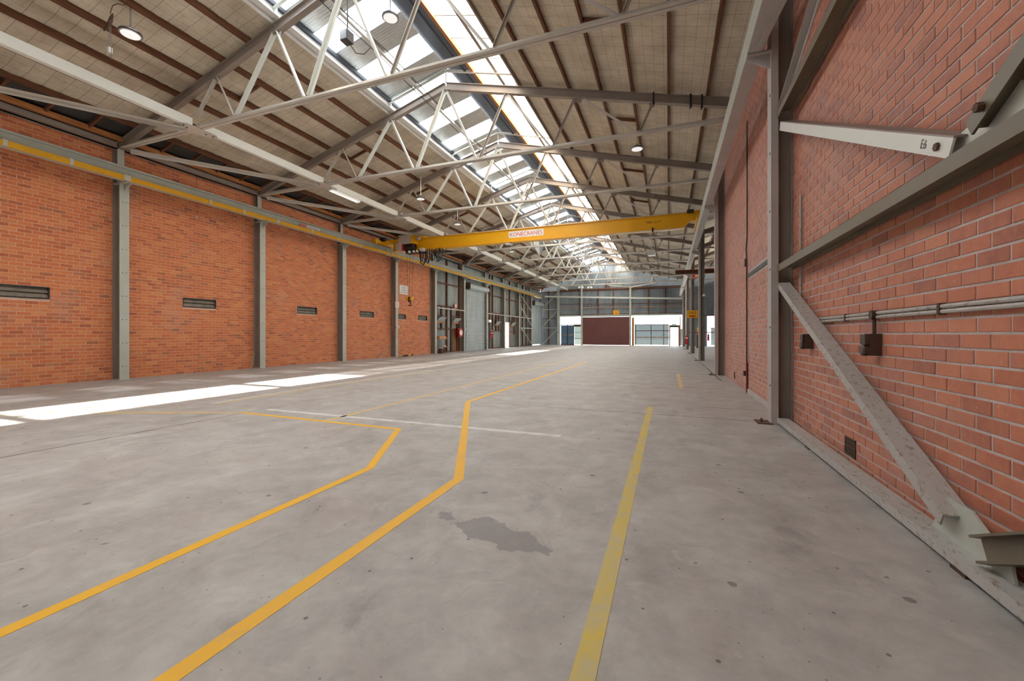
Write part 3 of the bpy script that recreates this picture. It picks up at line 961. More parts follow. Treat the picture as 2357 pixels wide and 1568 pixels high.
# ---- left crane runway with yellow conductor rail
rw = thing('crane_runway', 'pale grey crane runway beam with yellow conductor rail along the left wall', 'beam', (-13.3, 20, 5.2))
MB().ext((-13.3, 0.5, 5.378), (-13.3, 44.6, 5.378), Iprof(0.19, 0.345, 0.02, 0.012)).build('beam', 'paint_grey', rw)
MB().box(-13.325, -13.275, 0.5, 44.6, 5.551, 5.59).build('rail', 'paint_dark', rw)
clips = [0.5, 3.0, 4.48, 5.53, 6.61, 8.71, 9.80, 11.07, 12.6, 14.0, 15.4, 16.7, 18.3, 19.6, 21.4, 23.5, 25.6, 28, 30.5, 33, 35.5, 38, 41, 44.4]
for a, b in zip(clips[:-1], clips[1:]):
    MB().box(-13.20, -13.135, a + 0.035, b - 0.035, 5.195, 5.315).build('conductor_rail', 'rail_yellow', rw)
for i, a in enumerate(clips):
    wd = 0.075 if i % 3 == 1 else 0.035
    mb = MB().box(-13.205, -13.128, a - wd, a + wd, 5.20, 5.325)
    mb.box(-13.24, -13.20, a - 0.02, a + 0.02, 5.26, 5.36)
    mb.build('clip', 'paint_white', rw)
MB().box(-13.36, -13.24, 44.0, 44.12, 5.59, 6.05).build('end_stop', 'paint_grey', rw)
lr = tag(MB().box(-13.20, -13.186, 12.38, 13.01, 5.345, 5.465).build('warning_plate', 'white', origin=(-13.2, 12.7, 5.345)), 'white warning plate lettered LIVE RAILS on the left crane runway', 'sign')
lettering('LIVE RAILS', 'letter_black', lr, (-13.186, 12.695, 5.405), (0, 1, 0), (0, 0, 1), 0.06, 0.52)
lr2 = tag(MB().box(-13.20, -13.186, 12.08, 12.36, 5.345, 5.465).build('warning_plate', 'pink', origin=(-13.2, 12.2, 5.345)), 'small pink danger label on the left crane runway', 'sign')
for z in (5.375, 5.405, 5.435):
    MB().box(-13.186, -13.184, 12.12, 12.32, z - 0.006, z + 0.006).build('print', 'letter_red', lr2)

# ---- roof trusses
def web_bar(t, p0, p1, y, w=0.065, mat='paint_white'):
    mb = MB()
    mb.ext((p0[0], y, p0[1]), (p1[0], y, p1[1]), Lprof(w, w, 0.009, 1, 1), (0, -1, 0))
    mb.build('web_member', mat, t)
def make_truss(y):
    t = thing('roof_truss', 'x', 'truss', (XA, y, 6.13), 'steel roof trusses')
    rd = 0.105
    def rc(x): return rafter_top(x) - rd / math.cos(0.28)
    MB().ext((-13.75, y, rc(-13.75)), (XA, y, rc(XA)), Iprof(0.13, 0.21, 0.014, 0.012)).build('rafter', 'paint_dark', t)
    MB().ext((XA, y, rc(XA)), (1.50, y, rc(1.50)), Iprof(0.13, 0.21, 0.014, 0.012)).build('rafter', 'paint_dark', t)
    for s in (-1, 1):
        mb = MB()
        mb.ext((-13.5, y + s * 0.008, 6.135), (1.35, y + s * 0.008, 6.135), Lprof(0.075, 0.095, 0.010, -s, 1))
        mb.build('bottom_chord', 'paint_beige', t)
    tb = lambda x: rafter_top(x) - 0.215
    bz = 6.22
    B = {'r': -10.62, 1: -9.30, 2: -7.14, 3: -5.05, 4: -2.90, 5: -0.71}
    T = {1: -9.88, 2: -7.98, 'a': XA, 4: -4.20, 5: -2.20, 6: -0.38}
    web_bar(t, (B['r'], bz + 0.2), (T[1] - 0.08, tb(T[1]) - 0.05), y, 0.06, 'paint_beige')
    web_bar(t, (T[1], tb(T[1])), (B[1] - 0.02, bz), y, 0.05, 'paint_beige')
    web_bar(t, (B[1] + 0.06, bz), (T[2] - 0.09, tb(T[2])), y, 0.075, 'paint_white')
    web_bar(t, (T[2] + 0.02, tb(T[2])), (B[2] - 0.04, bz), y, 0.075, 'paint_white')
    web_bar(t, (B[2] + 0.05, bz), (XA - 0.05, tb(XA)), y, 0.08, 'paint_white')
    web_bar(t, (XA + 0.05, tb(XA)), (B[3] - 0.04, bz), y, 0.07, 'paint_beige')
    web_bar(t, (B[3] + 0.04, bz), (T[4] - 0.03, tb(T[4])), y, 0.06, 'paint_beige')
    web_bar(t, (T[4] + 0.05, tb(T[4])), (B[4] - 0.03, bz), y, 0.05, 'paint_beige')
    web_bar(t, (B[4] + 0.03, bz), (T[5] - 0.12, tb(T[5])), y, 0.055, 'paint_beige')
    web_bar(t, (T[5] + 0.12, tb(T[5])), (B[5] - 0.03, bz), y, 0.05, 'paint_beige')
    web_bar(t, (B[5] + 0.03, bz), (T[6], tb(T[6])), y, 0.055, 'paint_beige')
    for x, w, mt in ((T[1], 0.16, 'paint_dark'), (T[2], 0.20, 'paint_beige'), (XA, 0.22, 'paint_white'), (T[4], 0.22, 'paint_beige'), (T[5], 0.24, 'paint_dark'), (T[6], 0.14, 'paint_dark')):
        mb = MB().poly([(x - w / 2, y - 0.006, tb(x - w / 2) + 0.01), (x + w / 2, y - 0.006, tb(x + w / 2) + 0.01), (x + w / 3, y - 0.006, tb(x) - 0.11), (x - w / 3, y - 0.006, tb(x) - 0.11)], (0, 0.012, 0))
        mb.build('gusset', mt, t)
    # gusset where the long white tie crosses the bottom chord
    g = MB().poly([(-10.80, y - 0.42, 6.118), (-10.50, y - 0.30, 6.118), (-10.48, y + 0.36, 6.118), (-10.60, y + 0.48, 6.118), (-10.78, y + 0.34, 6.118), (-10.95, y - 0.05, 6.118)], (0, 0, 0.012))
    g.build('gusset', 'paint_beige', t)
    for bx, by in ((-10.62, -0.30), (-10.70, -0.18), (-10.60, 0.36), (-10.64, 0.22)):
        MB().lathe((bx, y + by, 6.100), [(0.012, 0.0), (0.018, 0.006), (0.018, 0.018)], 6).build('bolt', 'dark_grey', t)
    # small frame that lifts the ridge skylight
    MB().ext((-8.06, y, sky_z(-8.06) - 0.15), (XA, y, sky_z(XA) - 0.15), Lprof(0.07, 0.09, 0.01)).build('skylight_rafter', 'paint_grey', t)
    MB().ext((XA, y, sky_z(XA) - 0.15), (-3.90, y, sky_z(-3.90) - 0.15), Lprof(0.07, 0.09, 0.01)).build('skylight_rafter', 'paint_beige', t)
    for x in (-8.06, -3.92):
        MB().bar((x, y, rafter_top(x) - 0.02), (x, y, sky_z(x) - 0.05), 0.06, 0.06).build('skylight_post', 'paint_grey', t)
    MB().bar((XA, y, rafter_top(XA)), (XA, y, sky_z(XA) - 0.02), 0.02, 0.02).build('skylight_post', 'paint_grey', t)
    return t
t0 = make_truss(COLY[1])
for i, y in enumerate(COLY):
    t = t0 if i == 1 else copy_tree(t0, None, (0, y - COLY[1], 0))
    t['label'] = 'triangular steel roof truss with pale web bars, ' + ('overhead behind the top edge of the picture' if i == 0 else '%s counting from the camera' % ORD[i - 1])
for i, y in enumerate(COLY[4:]):
    t = copy_tree(t0, None, (15.25, y - COLY[1], 0))
    t['label'] = 'steel roof truss of the neighbouring bay, %s beyond the red brick wall' % ORD[i]
    t['group'] = 'roof trusses of the neighbouring bay'

# pipe clamps hung on the second truss rafter
for i, x in enumerate((-0.34, 0.49, 0.73)):
    yy = COLY[2]
    mb = MB()
    zt = rafter_top(x)
    mb.box(x - 0.02, x + 0.02, yy - 0.085, yy - 0.068, zt - 0.28, zt + 0.02)
    mb.box(x - 0.02, x + 0.02, yy - 0.085, yy + 0.085, zt - 0.25, zt - 0.235)
    tag(mb.build('beam_clamp', 'black', origin=(x, yy, zt - 0.28)), 'black beam clamp on the second roof truss, %s from the ridge' % ORD[i], 'clamp', 'beam clamps')

# ---- long white ties and plan bracing
for i in range(len(COLY)):
    y0 = COLY[i] + 0.12; y1 = (COLY[i + 1] if i + 1 < len(COLY) else YF) - 0.12
    mb = MB().box(-10.71, -10.59, y0, y1, 6.135, 6.34)
    tag(mb.build('tie_beam', 'paint_white', origin=(-10.65, (y0 + y1) / 2, 6.135)), 'white steel tie beam running between roof trusses, %s bay from the camera' % ORD[i], 'beam', 'white tie beams')
for i in range(len(COLY) - 1):
    if i < 5:
        p0 = (-13.42, COLY[i] + 0.10, 6.10); p1 = (-10.78, COLY[i + 1] - 0.18, 6.10)
    else:
        p0 = (-13.42, COLY[i + 1] - 0.10, 6.10); p1 = (-10.78, COLY[i] + 0.18, 6.10)
    mb = MB().ext(p0, p1, Lprof(0.13, 0.09, 0.012, 1 if i < 5 else -1, -1))
    tag(mb.build('plan_brace', 'paint_beige', origin=((p0[0] + p1[0]) / 2, (p0[1] + p1[1]) / 2, 6.0)), 'pale steel plan brace from left column head to white tie, %s bay from the camera' % ORD[i], 'brace', 'plan braces')

# ---- right columns
def right_column(y, top=6.16):
    c = thing('steel_post', 'x', 'column', (XR + 0.12, y, 0), 'steel posts along the right side')
    MB().box(XR, XR + 0.012, y - 0.02, y + 0.20, 0, top).build('flange', 'paint_right', c)
    MB().box(XR + 0.012, XR + 0.085, y - 0.02, y - 0.008, 0, top).build('front_plate', 'paint_right', c)
    MB().box(XR + 0.012, XR + 0.085, y + 0.188, y + 0.20, 0, top).build('rear_plate', 'paint_right', c)
    MB().box(XR + 0.012, XR + 0.235, y + 0.085, y + 0.097, 0, top).build('web', 'paint_dark', c)  # web and back flange coloured darker to paint in the recess shadow
    MB().box(XR + 0.235, XR + 0.246, y - 0.02, y + 0.20, 0, top).build('back_flange', 'paint_dark', c)
    br = MB()
    br.poly([(XR, y + 0.04, 4.99), (1.00, y + 0.04, 4.99), (1.00, y + 0.04, 4.95), (XR, y + 0.04, 4.78)], (0, 0.014, 0))
    br.box(1.0, XR + 0.0, y - 0.02, y + 0.20, 4.985, 5.005)
    br.build('bracket', 'paint_right', c)
    MB().box(XR - 0.16, XR + 0.02, y - 0.05, y + 0.22, 0.0, 0.014).build('base_plate', 'rust_brown', c)
    MB().lathe((XR - 0.10, y + 0.05, 0.014), [(0.02, 0), (0.02, 0.02), (0.012, 0.022), (0.012, 0.05)], 6).build('anchor_bolt', 'rust_brown', c)
    z = 0.5
    k = 0
    while z < 4.7:
        MB().box(XR - 0.006, XR, y + 0.03, y + 0.06, z, z + 0.025).build('bolt', 'dark_grey', c)
        z += 0.78
        k += 1
    return c
r0 = right_column(RCOLY[1])
RL = ['grey steel post on the right, out of the picture beside the camera', 'brown-grey steel post bracing the red brick wall, nearest on the right', 'steel post at the far end of the red brick wall',
      'free-standing steel post just beyond the brick wall, with a clip-on light', 'free-standing steel post carrying the larger yellow exit sign', 'farthest free-standing steel post on the right, behind the red extinguisher']
for i, y in enumerate(RCOLY):
    c = r0 if i == 1 else copy_tree(r0, None, (0, y - RCOLY[1], 0))
    c['label'] = RL[i]
c = copy_tree(r0, None, (0, 44.2 - RCOLY[1], 0)); c['label'] = 'grey steel corner post where the right posts meet the far wall'

# ---- right crane runway
rr_ = thing('crane_runway', 'wide beige crane runway beam on brackets high on the right', 'beam', (1.11, 20, 5.0))
MB().box(1.0, 1.012, -1.5, 44.3, 5.008, 5.33).build('side_plate', 'paint_grey', rr_)
MB().box(1.012, 1.20, -1.5, 44.3, 5.008, 5.022).build('bottom_flange', 'paint_right', rr_)
MB().box(1.10, 1.112, -1.5, 44.3, 5.022, 5.32).build('web', 'paint_right', rr_)
MB().box(1.012, 1.22, -1.5, 44.3, 5.316, 5.33).build('top_flange', 'paint_right', rr_)
MB().box(1.06, 1.11, -1.5, 44.3, 5.331, 5.37).build('rail', 'paint_dark', rr_)
# valley beam that carries the right truss ends
vb = MB().ext((1.44, -1.5, 6.34), (1.44, YF - 0.1, 6.34), Iprof(0.14, 0.34, 0.02, 0.014))
tag(vb.build('valley_beam', 'paint_dark', origin=(1.44, 20, 6.17)), 'dark steel valley beam under the right truss ends', 'beam')
o = MB().bar((1.12, 6.35, 4.985), (1.36, 4.2, 4.985), 0.07, 0.03)
tag(o.build('knee_brace', 'paint_right', origin=(1.2, 5.3, 4.98)), 'pale flat bar bracing the right runway to the brick wall', 'brace')

# ---- wall bracing beside the camera on the right
XB = 1.42
Yc, Ym, Y9 = 6.40, 2.75, -0.58
def brace(name, mb, mat, label, org):
    return tag(mb.build(name, mat, origin=org), label, 'brace', 'wall bracing on the right')
def hbeam(z, label):
    b = thing('bracing_beam', label, 'beam', (XB, Ym, z), 'horizontal bracing beams on the right wall')
    MB().box(1.345, 1.355, -0.65, Yc - 0.01, z - 0.045, z + 0.045).build('flange', 'paint_brace', b)
    MB().box(1.355, 1.485, -0.65, Yc - 0.10, z - 0.006, z + 0.006).build('web', 'paint_brace', b)
    MB().box(1.485, 1.495, -0.65, Yc - 0.12, z - 0.045, z + 0.045).build('flange', 'paint_brace', b)
    return b
hbeam(2.07, 'long olive-grey horizontal steel beam crossing the right brick wall at head height')
hbeam(4.10, 'upper olive-grey horizontal steel beam across the top of the right brick wall')
# chevron, upper level
def chev(p0, p1, name, label, mat='paint_right', w=0.09, h=0.11):
    b = thing(name, label, 'brace', (XB, (p0[1] + p1[1]) / 2, min(p0[2], p1[2])), 'diagonal wall braces on the right')
    up = (0, 0, 1)
    MB().ext(p0, p1, [(-w / 2, h / 2 - 0.01), (w / 2, h / 2 - 0.01), (w / 2, h / 2), (-w / 2, h / 2)], up).build('top_leg', mat, b)
    return b
b = thing('wall_brace', 'pale sloping steel angle marked E6, meeting the head-height beam on the right wall', 'brace', (XB, 4.6, 2.1), 'diagonal wall braces on the right')
d0 = Vector((XB, Yc - 0.06, 3.93)); d1 = Vector((XB, Ym + 0.06, 2.165))
MB().ext(d0, d1, [(-0.055, 0.045), (0.055, 0.045), (0.055, 0.055), (-0.055, 0.055)]).build('top_leg', 'paint_dark', b)  # same angle as the face leg, top coloured dark as painted shade
# hall-facing leg, its lit side put into a whiter colour
dd = (d1 - d0).normalized(); side = dd.cross(Vector((0, 0, 1))).normalized()
sx = -1 if side.x > 0 else 1
MB().ext(d0, d1, [(sx * 0.045, -0.055), (sx * 0.055, -0.055), (sx * 0.055, 0.045), (sx * 0.045, 0.045)]).build('face_leg', 'paint_white', b)
upv = side.cross(dd).normalized()
ctr = d0 + dd * ((d1 - d0).length - 0.27) + side * (sx * 0.056)
lettering('E6', 'dark_grey', b, ctr, -dd if dd.y > 0 else dd, upv if upv.z > 0 else -upv, 0.05, 0.06, depth=0.001)
MB().lathe((XB - 0.058, Ym + 0.17, 2.215), [(0.022, -0.012), (0.022, 0.008)], 6, 'x').build('bolt', 'rust_brown', b)
MB().poly([(1.42, Ym + 0.20, 2.115), (1.42, Ym - 0.38, 2.115), (1.42, Ym - 0.30, 2.30), (1.42, Ym + 0.12, 2.24)], (0.012, 0, 0)).build('gusset', 'paint_white', b)
b = thing('wall_brace', 'dark sloping steel channel rising to the upper right from the head-height beam', 'brace', (XB, 1.2, 2.1), 'diagonal wall braces on the right')
MB().ext((XB + 0.005, Ym - 0.10, 2.19), (XB + 0.005, Y9, 3.98), Hprof(0.15, 0.09, 0.012, 0.012)).build('channel', 'paint_brace', b)
MB().lathe((XB - 0.085, Ym - 0.20, 2.245), [(0.022, -0.012), (0.022, 0.012)], 6, 'x').build('bolt', 'rust_brown', b)
b = thing('wall_brace', 'slim steel angle rising from the top of the nearest right post', 'brace', (XB, 4.5, 4.15), 'diagonal wall braces on the right')
MB().ext((XB, Yc - 0.06, 4.18), (XB, Ym, 5.35), Lprof(0.08, 0.08, 0.01, 1, -1)).build('angle', 'paint_right', b)
# chevron, lower level
b = thing('wall_brace', 'rust-speckled grey channel sloping down the right brick wall to the floor beam', 'brace', (XB, 4.5, 0.1), 'diagonal wall braces on the right')
l0 = Vector((XB, Yc + 0.0, 1.83)); l1 = Vector((XB, Ym + 0.13, 0.20))
MB().ext(l0, l1, [(-0.065, 0.045), (0.065, 0.045), (0.065, 0.055), (-0.065, 0.055)]).build('web', 'paint_rusty', b)
MB().ext(l0, l1, [(-0.065, -0.02), (-0.055, -0.02), (-0.055, 0.045), (-0.065, 0.045)]).build('flange', 'paint_rusty', b)
MB().ext(l0, l1, [(0.055, -0.02), (0.065, -0.02), (0.065, 0.045), (0.055, 0.045)]).build('flange', 'paint_rusty', b)
b = thing('wall_brace', 'grey steel channel rising to the right from the floor beam at the bottom right corner', 'brace', (XB, 1.2, 0.1), 'diagonal wall braces on the right')
MB().ext((XB, Ym - 0.09, 0.165), (XB, Y9, 1.78), Iprof(0.10, 0.125, 0.012, 0.012)).build('channel', 'paint_brace', b)
fb = thing('floor_beam', 'rust-marked pale steel channel lying along the foot of the right brick wall', 'beam', (XB, Ym, 0.03), None)
MB().box(1.345, 1.475, -0.65, Yc + 0.0, 0.085, 0.095).build('web', 'paint_rusty', fb)
MB().box(1.345, 1.355, -0.65, Yc + 0.0, 0.035, 0.085).build('flange', 'paint_rusty', fb)
MB().box(1.465, 1.475, -0.65, Yc + 0.0, 0.035, 0.085).build('flange', 'paint_rusty', fb)
for yy in (0.4, 2.75, 5.2):
    MB().box(1.36, 1.46, yy - 0.06, yy + 0.06, 0.0, 0.036).build('packer', 'rust_brown', fb)
g = MB().poly([(1.425, Ym + 0.36, 0.096), (1.425, Ym - 0.26, 0.096), (1.425, Ym - 0.24, 0.17), (1.425, Ym + 0.02, 0.31), (1.425, Ym + 0.22, 0.31)], (0.012, 0, 0))
g.build('gusset', 'paint_grey', fb)

# ================================================================== OVERHEAD CRANE
YG = 17.6
cr = thing('overhead_crane', 'yellow single-girder overhead crane spanning the hall', 'crane', (-6, YG, 5.35))
gp = [(-12.95, 5.36), (0.55, 5.36), (0.86, 5.70), (0.86, 5.89), (-12.95, 5.89)]
g1 = MB()
g1.poly([(x, YG - 0.11, z) for x, z in gp], (0, 0.22, 0))
girder = g1.build('girder', 'crane_yellow', cr)
MB().box(-12.9, 0.55, YG - 0.17, YG + 0.17, 5.335, 5.362).build('bottom_flange', 'crane_yellow', cr)
MB().box(-12.9, 0.80, YG - 0.15, YG + 0.15, 5.888, 5.905).build('top_flange', 'crane_yellow', cr)
MB().box(-4.70, -4.69, YG - 0.113, YG + 0.113, 5.37, 5.885).build('splice', 'crane_yellow', cr)
pl = MB().box(-6.73, -5.10, YG - 0.114, YG - 0.11, 5.53, 5.81).build('name_plate', 'white', cr)
lettering('KONECRANES', 'letter_red', pl, (-5.915, YG - 0.114, 5.67), (1, 0, 0), (0, 0, 1), 0.17, 1.5)
lettering('MRC 3.2T', 'letter_black', girder, (-0.55, YG - 0.11, 5.665), (1, 0, 0), (0, 0, 1), 0.085, 0.56)
MB().box(-2.7, 0.50, YG - 0.16, YG - 0.10, 5.300, 5.334).build('cable_track', 'paint_white', cr)
MB().box(-0.62, -0.56, YG - 0.19, YG - 0.09, 5.27, 5.43).build('track_hanger', 'black', cr)
MB().lathe((-6.75, YG - 0.02, 5.26), [(0.17, 0.0), (0.19, 0.03), (0.10, 0.07)], 16).build('work_light', 'white', cr)
# end trucks
tr1 = MB().box(-13.39, -13.21, 16.55, 19.0, 5.62, 5.80).build('end_truck', 'crane_yellow', cr)
MB().poly([(-13.39, YG - 0.20, 5.80), (-12.6, YG - 0.20, 5.80), (-12.6, YG - 0.20, 5.93), (-13.39, YG - 0.20, 5.93)], (0, 0.40, 0)).build('end_plate', 'crane_yellow', cr)
MB().box(-13.42, -13.18, 16.45, 16.62, 5.58, 5.82).build('buffer', 'crane_yellow', cr)
for yy in (16.85, 18.7):
    MB().lathe((-13.33, yy, 5.69), [(0.10, 0), (0.10, 0.06)], 16, 'x').build('wheel', 'dark_grey', cr)
MB().lathe((-13.1, 16.95, 5.86), [(0.09, -0.18), (0.10, -0.15), (0.10, 0.10), (0.06, 0.16)], 12, 'x').build('travel_motor', 'black', cr)
MB().box(-13.2, -13.02, 17.0, 17.3, 5.74, 5.82).build('motor_bracket', 'crane_yellow', cr)
MB().box(0.98, 1.17, 16.5, 18.9, 5.40, 5.58).build('end_truck', 'crane_yellow', cr)
MB().poly([(0.80, YG - 0.20, 5.58), (1.12, YG - 0.20, 5.58), (1.12, YG - 0.20, 5.95), (0.80, YG - 0.20, 5.95)], (0, 0.4, 0)).build('end_plate', 'crane_yellow', cr)
MB().lathe((0.78, YG - 0.32, 5.90), [(0.07, -0.12), (0.08, 0.0), (0.07, 0.12)], 12, 'x').build('travel_motor', 'black', cr)
# collector arm reaching down to the conductor rail
MB().box(-13.09, -13.05, 17.50, 17.54, 5.12, 5.98).build('collector_post', 'paint_white', cr)
MB().bar((-13.07, 17.52, 5.16), (-13.17, 17.2, 5.16), 0.03, 0.03).build('collector_arm', 'paint_white', cr)
MB().box(-13.08, -13.0, 17.55, 17.62, 5.40, 5.55).build('junction_box', 'white', cr)
# hoist
ho = thing('hoist', 'electric wire-rope hoist with grey cabinets and hook at the left end of the yellow crane', 'hoist', (-11.8, 17.2, 5.2))
cab = MB().box(-12.28, -11.60, 17.02, 17.40, 5.58, 5.99).build('control_cabinet', 'box_grey', ho)
MB().box(-11.60, -11.42, 17.04, 17.40, 5.57, 5.97).build('end_frame', 'crane_yellow', ho)
MB().box(-12.27, -11.61, 17.010, 17.021, 5.59, 5.98).build('cabinet_door', 'box_grey', cab)
MB().box(-12.25, -12.20, 17.004, 17.011, 5.88, 5.93).build('warning_label', 'orange', cab)
MB().box(-12.45, -12.06, 17.05, 17.35, 5.28, 5.66).build('counterweight', 'box_grey', ho)
MB().lathe((-12.0, 17.22, 5.46), [(0.14, 0.0), (0.17, 0.02), (0.17, 0.50), (0.14, 0.52)], 20, 'x').build('rope_drum', 'black', ho)
MB().box(-12.10, -12.04, 17.03, 17.40, 5.26, 5.60).build('drum_flange', 'red', ho)
MB().lathe((-11.36, 17.15, 5.80), [(0.07, 0.0), (0.09, 0.02), (0.09, 0.16), (0.05, 0.22)], 12, 'x').build('hoist_motor', 'chrome', ho)
MB().bar((-11.42, 17.3, 5.92), (-10.95, 17.45, 5.92), 0.06, 0.10).build('trolley_arm', 'crane_yellow', ho)
MB().box(-12.2, -11.2, 17.30, 17.80, 5.20, 5.30).build('trolley_frame', 'black', ho)
for x in (-12.05, -11.75, -11.5, -11.3):
    MB().lathe((x, 17.14, 5.20), [(0.055, -0.04), (0.055, 0.04)], 12, 'y').build('guide_roller', 'white', ho)
MB().box(-11.16, -10.95, 17.1, 17.3, 5.20, 5.34).build('limit_switch', 'box_grey', ho)
for x in (-11.95, -11.76, -11.56):
    MB().tube([(x, 17.2, 5.3), (-11.77 + (x + 11.77) * 0.5, 17.2, 2.98)], 0.006, 5).build('wire_rope', 'black', ho)
hk = MB()
hk.lathe((-11.87, 17.2, 2.93), [(0.09, -0.05), (0.10, -0.03), (0.10, 0.03), (0.09, 0.05)], 14, 'x')
blk = hk.build('sheave_guard', 'crane_yellow', ho)
MB().lathe((-11.67, 17.2, 2.93), [(0.09, -0.05), (0.10, -0.03), (0.10, 0.03), (0.09, 0.05)], 14, 'x').build('sheave_guard', 'crane_yellow', ho)
MB().box(-11.82, -11.72, 17.14, 17.26, 2.78, 3.02).build('block_body', 'black', ho)
MB().tube([(-11.77, 17.2, 2.80), (-11.77, 17.2, 2.74)] + [(-11.77 + 0.075 * math.sin(a), 17.2, 2.665 + 0.075 * math.cos(a)) for a in [i * math.pi / 8 for i in range(0, 14)]], [0.03, 0.03] + [0.026] * 9 + [0.022, 0.018, 0.014, 0.010, 0.006], 8).build('hook', 'black', ho)
# festoon cables looped under the girder
fe = thing('festoon_cable', 'bundle of black festoon cables looped under the left end of the yellow crane', 'cable', (-10.6, 17.35, 4.6))
rnd = random.Random(5)
for k in range(14):
    x0 = -11.30 + k * 0.095
    dz = rnd.uniform(0.35, 0.72)
    w = rnd.uniform(0.06, 0.13)
    pts = []
    for i in range(13):
        a = i / 12
        pts.append((x0 + w * 2 * a, 17.32 + 0.05 * math.sin(k), 5.30 - dz * math.sin(math.pi * a) ** 0.6))
    MB().tube(pts, 0.016, 5).build('cable_loop', 'black', fe)
MB().tube([(-11.25, 17.3, 5.25), (-11.2, 17.3, 4.9), (-11.22, 17.3, 4.66), (-11.05, 17.3, 4.55), (-10.95, 17.3, 4.75), (-10.9, 17.3, 5.2)], 0.03, 6).build('cable_coil', 'black', fe)

# ================================================================== LAMPS
def high_bay(name, label, p, top, r=0.18):
    t = thing(name, label, 'lamp', p, 'round high-bay lamps')
    x, y, z = p
    MB().lathe(p, [(r * 0.80, 0.0), (r, 0.004), (r * 1.02, 0.035), (r * 0.98, 0.055), (r * 0.55, 0.085), (r * 0.28, 0.12), (r * 0.22, 0.15)], 28).build('housing', 'chrome', t, smooth=False)
    MB().lathe(p, [(r * 1.025, 0.006), (r * 1.03, 0.030)], 28).build('rim', 'black', t)
    MB().lathe((x, y, z - 0.006), [(r * 0.82, 0.0), (r * 0.84, 0.006)], 28).build('diffuser', 'lamp_face', t)
    MB().tube([(x, y, z + 0.15), (x, y, top)], 0.012, 6).build('suspension', 'chrome', t)
    return t
for lab, p in (('round lamp hanging at the top left, nearest the camera', (-9.75, 4.95, 7.0)),
               ('round lamp hanging under the ridge skylight', (-5.85, 7.8, 8.3)),
               ('round lamp hanging in front of the third truss, left of the ridge', (-9.40, 14.5, 6.68)),
               ('round lamp on a rod just above the yellow crane girder', (-9.70, 18.2, 6.60)),
               ('round lamp seen just below the yellow crane girder', (-9.60, 25.5, 6.60)),
               ('round lamp hanging under the right roof slope', (-0.87, 12.8, 6.66)),
               ('small round lamp far off under the left roof slope', (-9.6, 33.0, 6.6))):
    x = p[0]
    top = (sky_z(x) - 0.06) if -8 < x < -3.9 else roof_z(x) - 0.06
    high_bay('high_bay_lamp', lab, p, top)
# older dome and box lamps far off
t = thing('dome_lamp', 'old bell-shaped lamp near the far wall on the right', 'lamp', (-1.45, 43.0, 6.25))
MB().lathe((-1.45, 43.0, 6.25), [(0.30, 0.0), (0.28, 0.18), (0.14, 0.32), (0.12, 0.55)], 18).build('shade', 'paint_white', t)
MB().tube([(-1.45, 43.0, 6.8), (-1.45, 43.0, roof_z(-1.45))], 0.02, 6).build('stem', 'paint_grey', t)
t = thing('box_lamp', 'white ribbed box lamp under the right roof slope', 'lamp', (-0.95, 26.5, 5.95))
MB().box(-1.15, -0.75, 26.3, 26.7, 5.95, 6.25).build('housing', 'white', t)
for i in range(4):
    MB().box(-1.12 + i * 0.1, -1.09 + i * 0.1, 26.27, 26.30, 5.95, 6.25).build('fin', 'paint_grey', t)
MB().tube([(-0.95, 26.5, 6.25), (-0.95, 26.5, roof_z(-0.95))], 0.012, 6).build('stem', 'paint_grey', t)
for lab, p in (('small twin spot lamp hanging on the far trusses', (-7.4, 41.85, 5.80)), ('white flood lamp high on the far gable truss', (-8.3, 41.85, 5.85))):
    t = thing('spot_lamp', lab, 'lamp', p, 'far spot lamps')
    for s in (-0.16, 0.16):
        MB().lathe((p[0] + s, p[1], p[2]), [(0.10, 0.0), (0.14, 0.10), (0.06, 0.2)], 12).build('head', 'white', t)
    MB().box(p[0] - 0.2, p[0] + 0.2, p[1] - 0.02, p[1] + 0.02, p[2] + 0.19, p[2] + 0.22).build('bar', 'white', t)
    MB().tube([(p[0], p[1], p[2] + 0.22), (p[0], p[1], 6.14)], 0.01, 5).build('stem', 'paint_grey', t)
# twin-tube fluorescent batten under the white tie
t = thing('fluorescent_batten', 'twin-tube fluorescent batten fixed below the white tie beam', 'lamp', (-10.65, 11.4, 6.0))
MB().box(-10.72, -10.58, 10.95, 12.35, 6.06, 6.12).build('body', 'white', t)
for s in (-0.05, 0.05):
    MB().tube([(-10.65 + s, 10.98, 6.035), (-10.65 + s, 12.32, 6.035)], 0.017, 8).build('tube', 'lamp_face', t)

# ================================================================== ROOF ODDMENTS
t = thing('hanging_lead', 'coiled grey power lead hanging from the roof at the top left', 'cable', (-9.9, 4.7, 6.6))
MB().tube([(-9.35, 4.72, 7.42), (-9.45, 4.70, 7.30), (-9.6, 4.68, 7.36), (-9.72, 4.66, 7.34), (-9.78, 4.65, 7.2)], 0.008, 6).build('lead', 'rust_brown', t)
for k in range(4):
    pts = [(-9.80 - 0.05 * k * 0.4 + (0.06 + 0.01 * k) * math.cos(a), 4.66 + (0.06 + 0.01 * k) * math.sin(a) * 0.6, 7.10 + 0.14 * math.sin(a) - 0.03 * k) for a in [i * math.pi / 8 for i in range(17)]]
    MB().tube(pts, 0.007, 5).build('coil', 'rust_brown', t)
MB().tube([(-9.82, 4.66, 7.1), (-9.85, 4.67, 6.8), (-9.84, 4.68, 6.45), (-9.80, 4.68, 6.38), (-9.77, 4.67, 6.45), (-9.79, 4.66, 7.1)], 0.006, 5).build('loop', 'paint_dark', t)
MB().box(-9.88, -9.82, 4.65, 4.71, 6.50, 6.60).build('plug', 'white', t)
t = thing('pull_cord', 'thin black pull cord hanging against the second brick bay', 'cord', (-13.62, 8.6, 4.8))
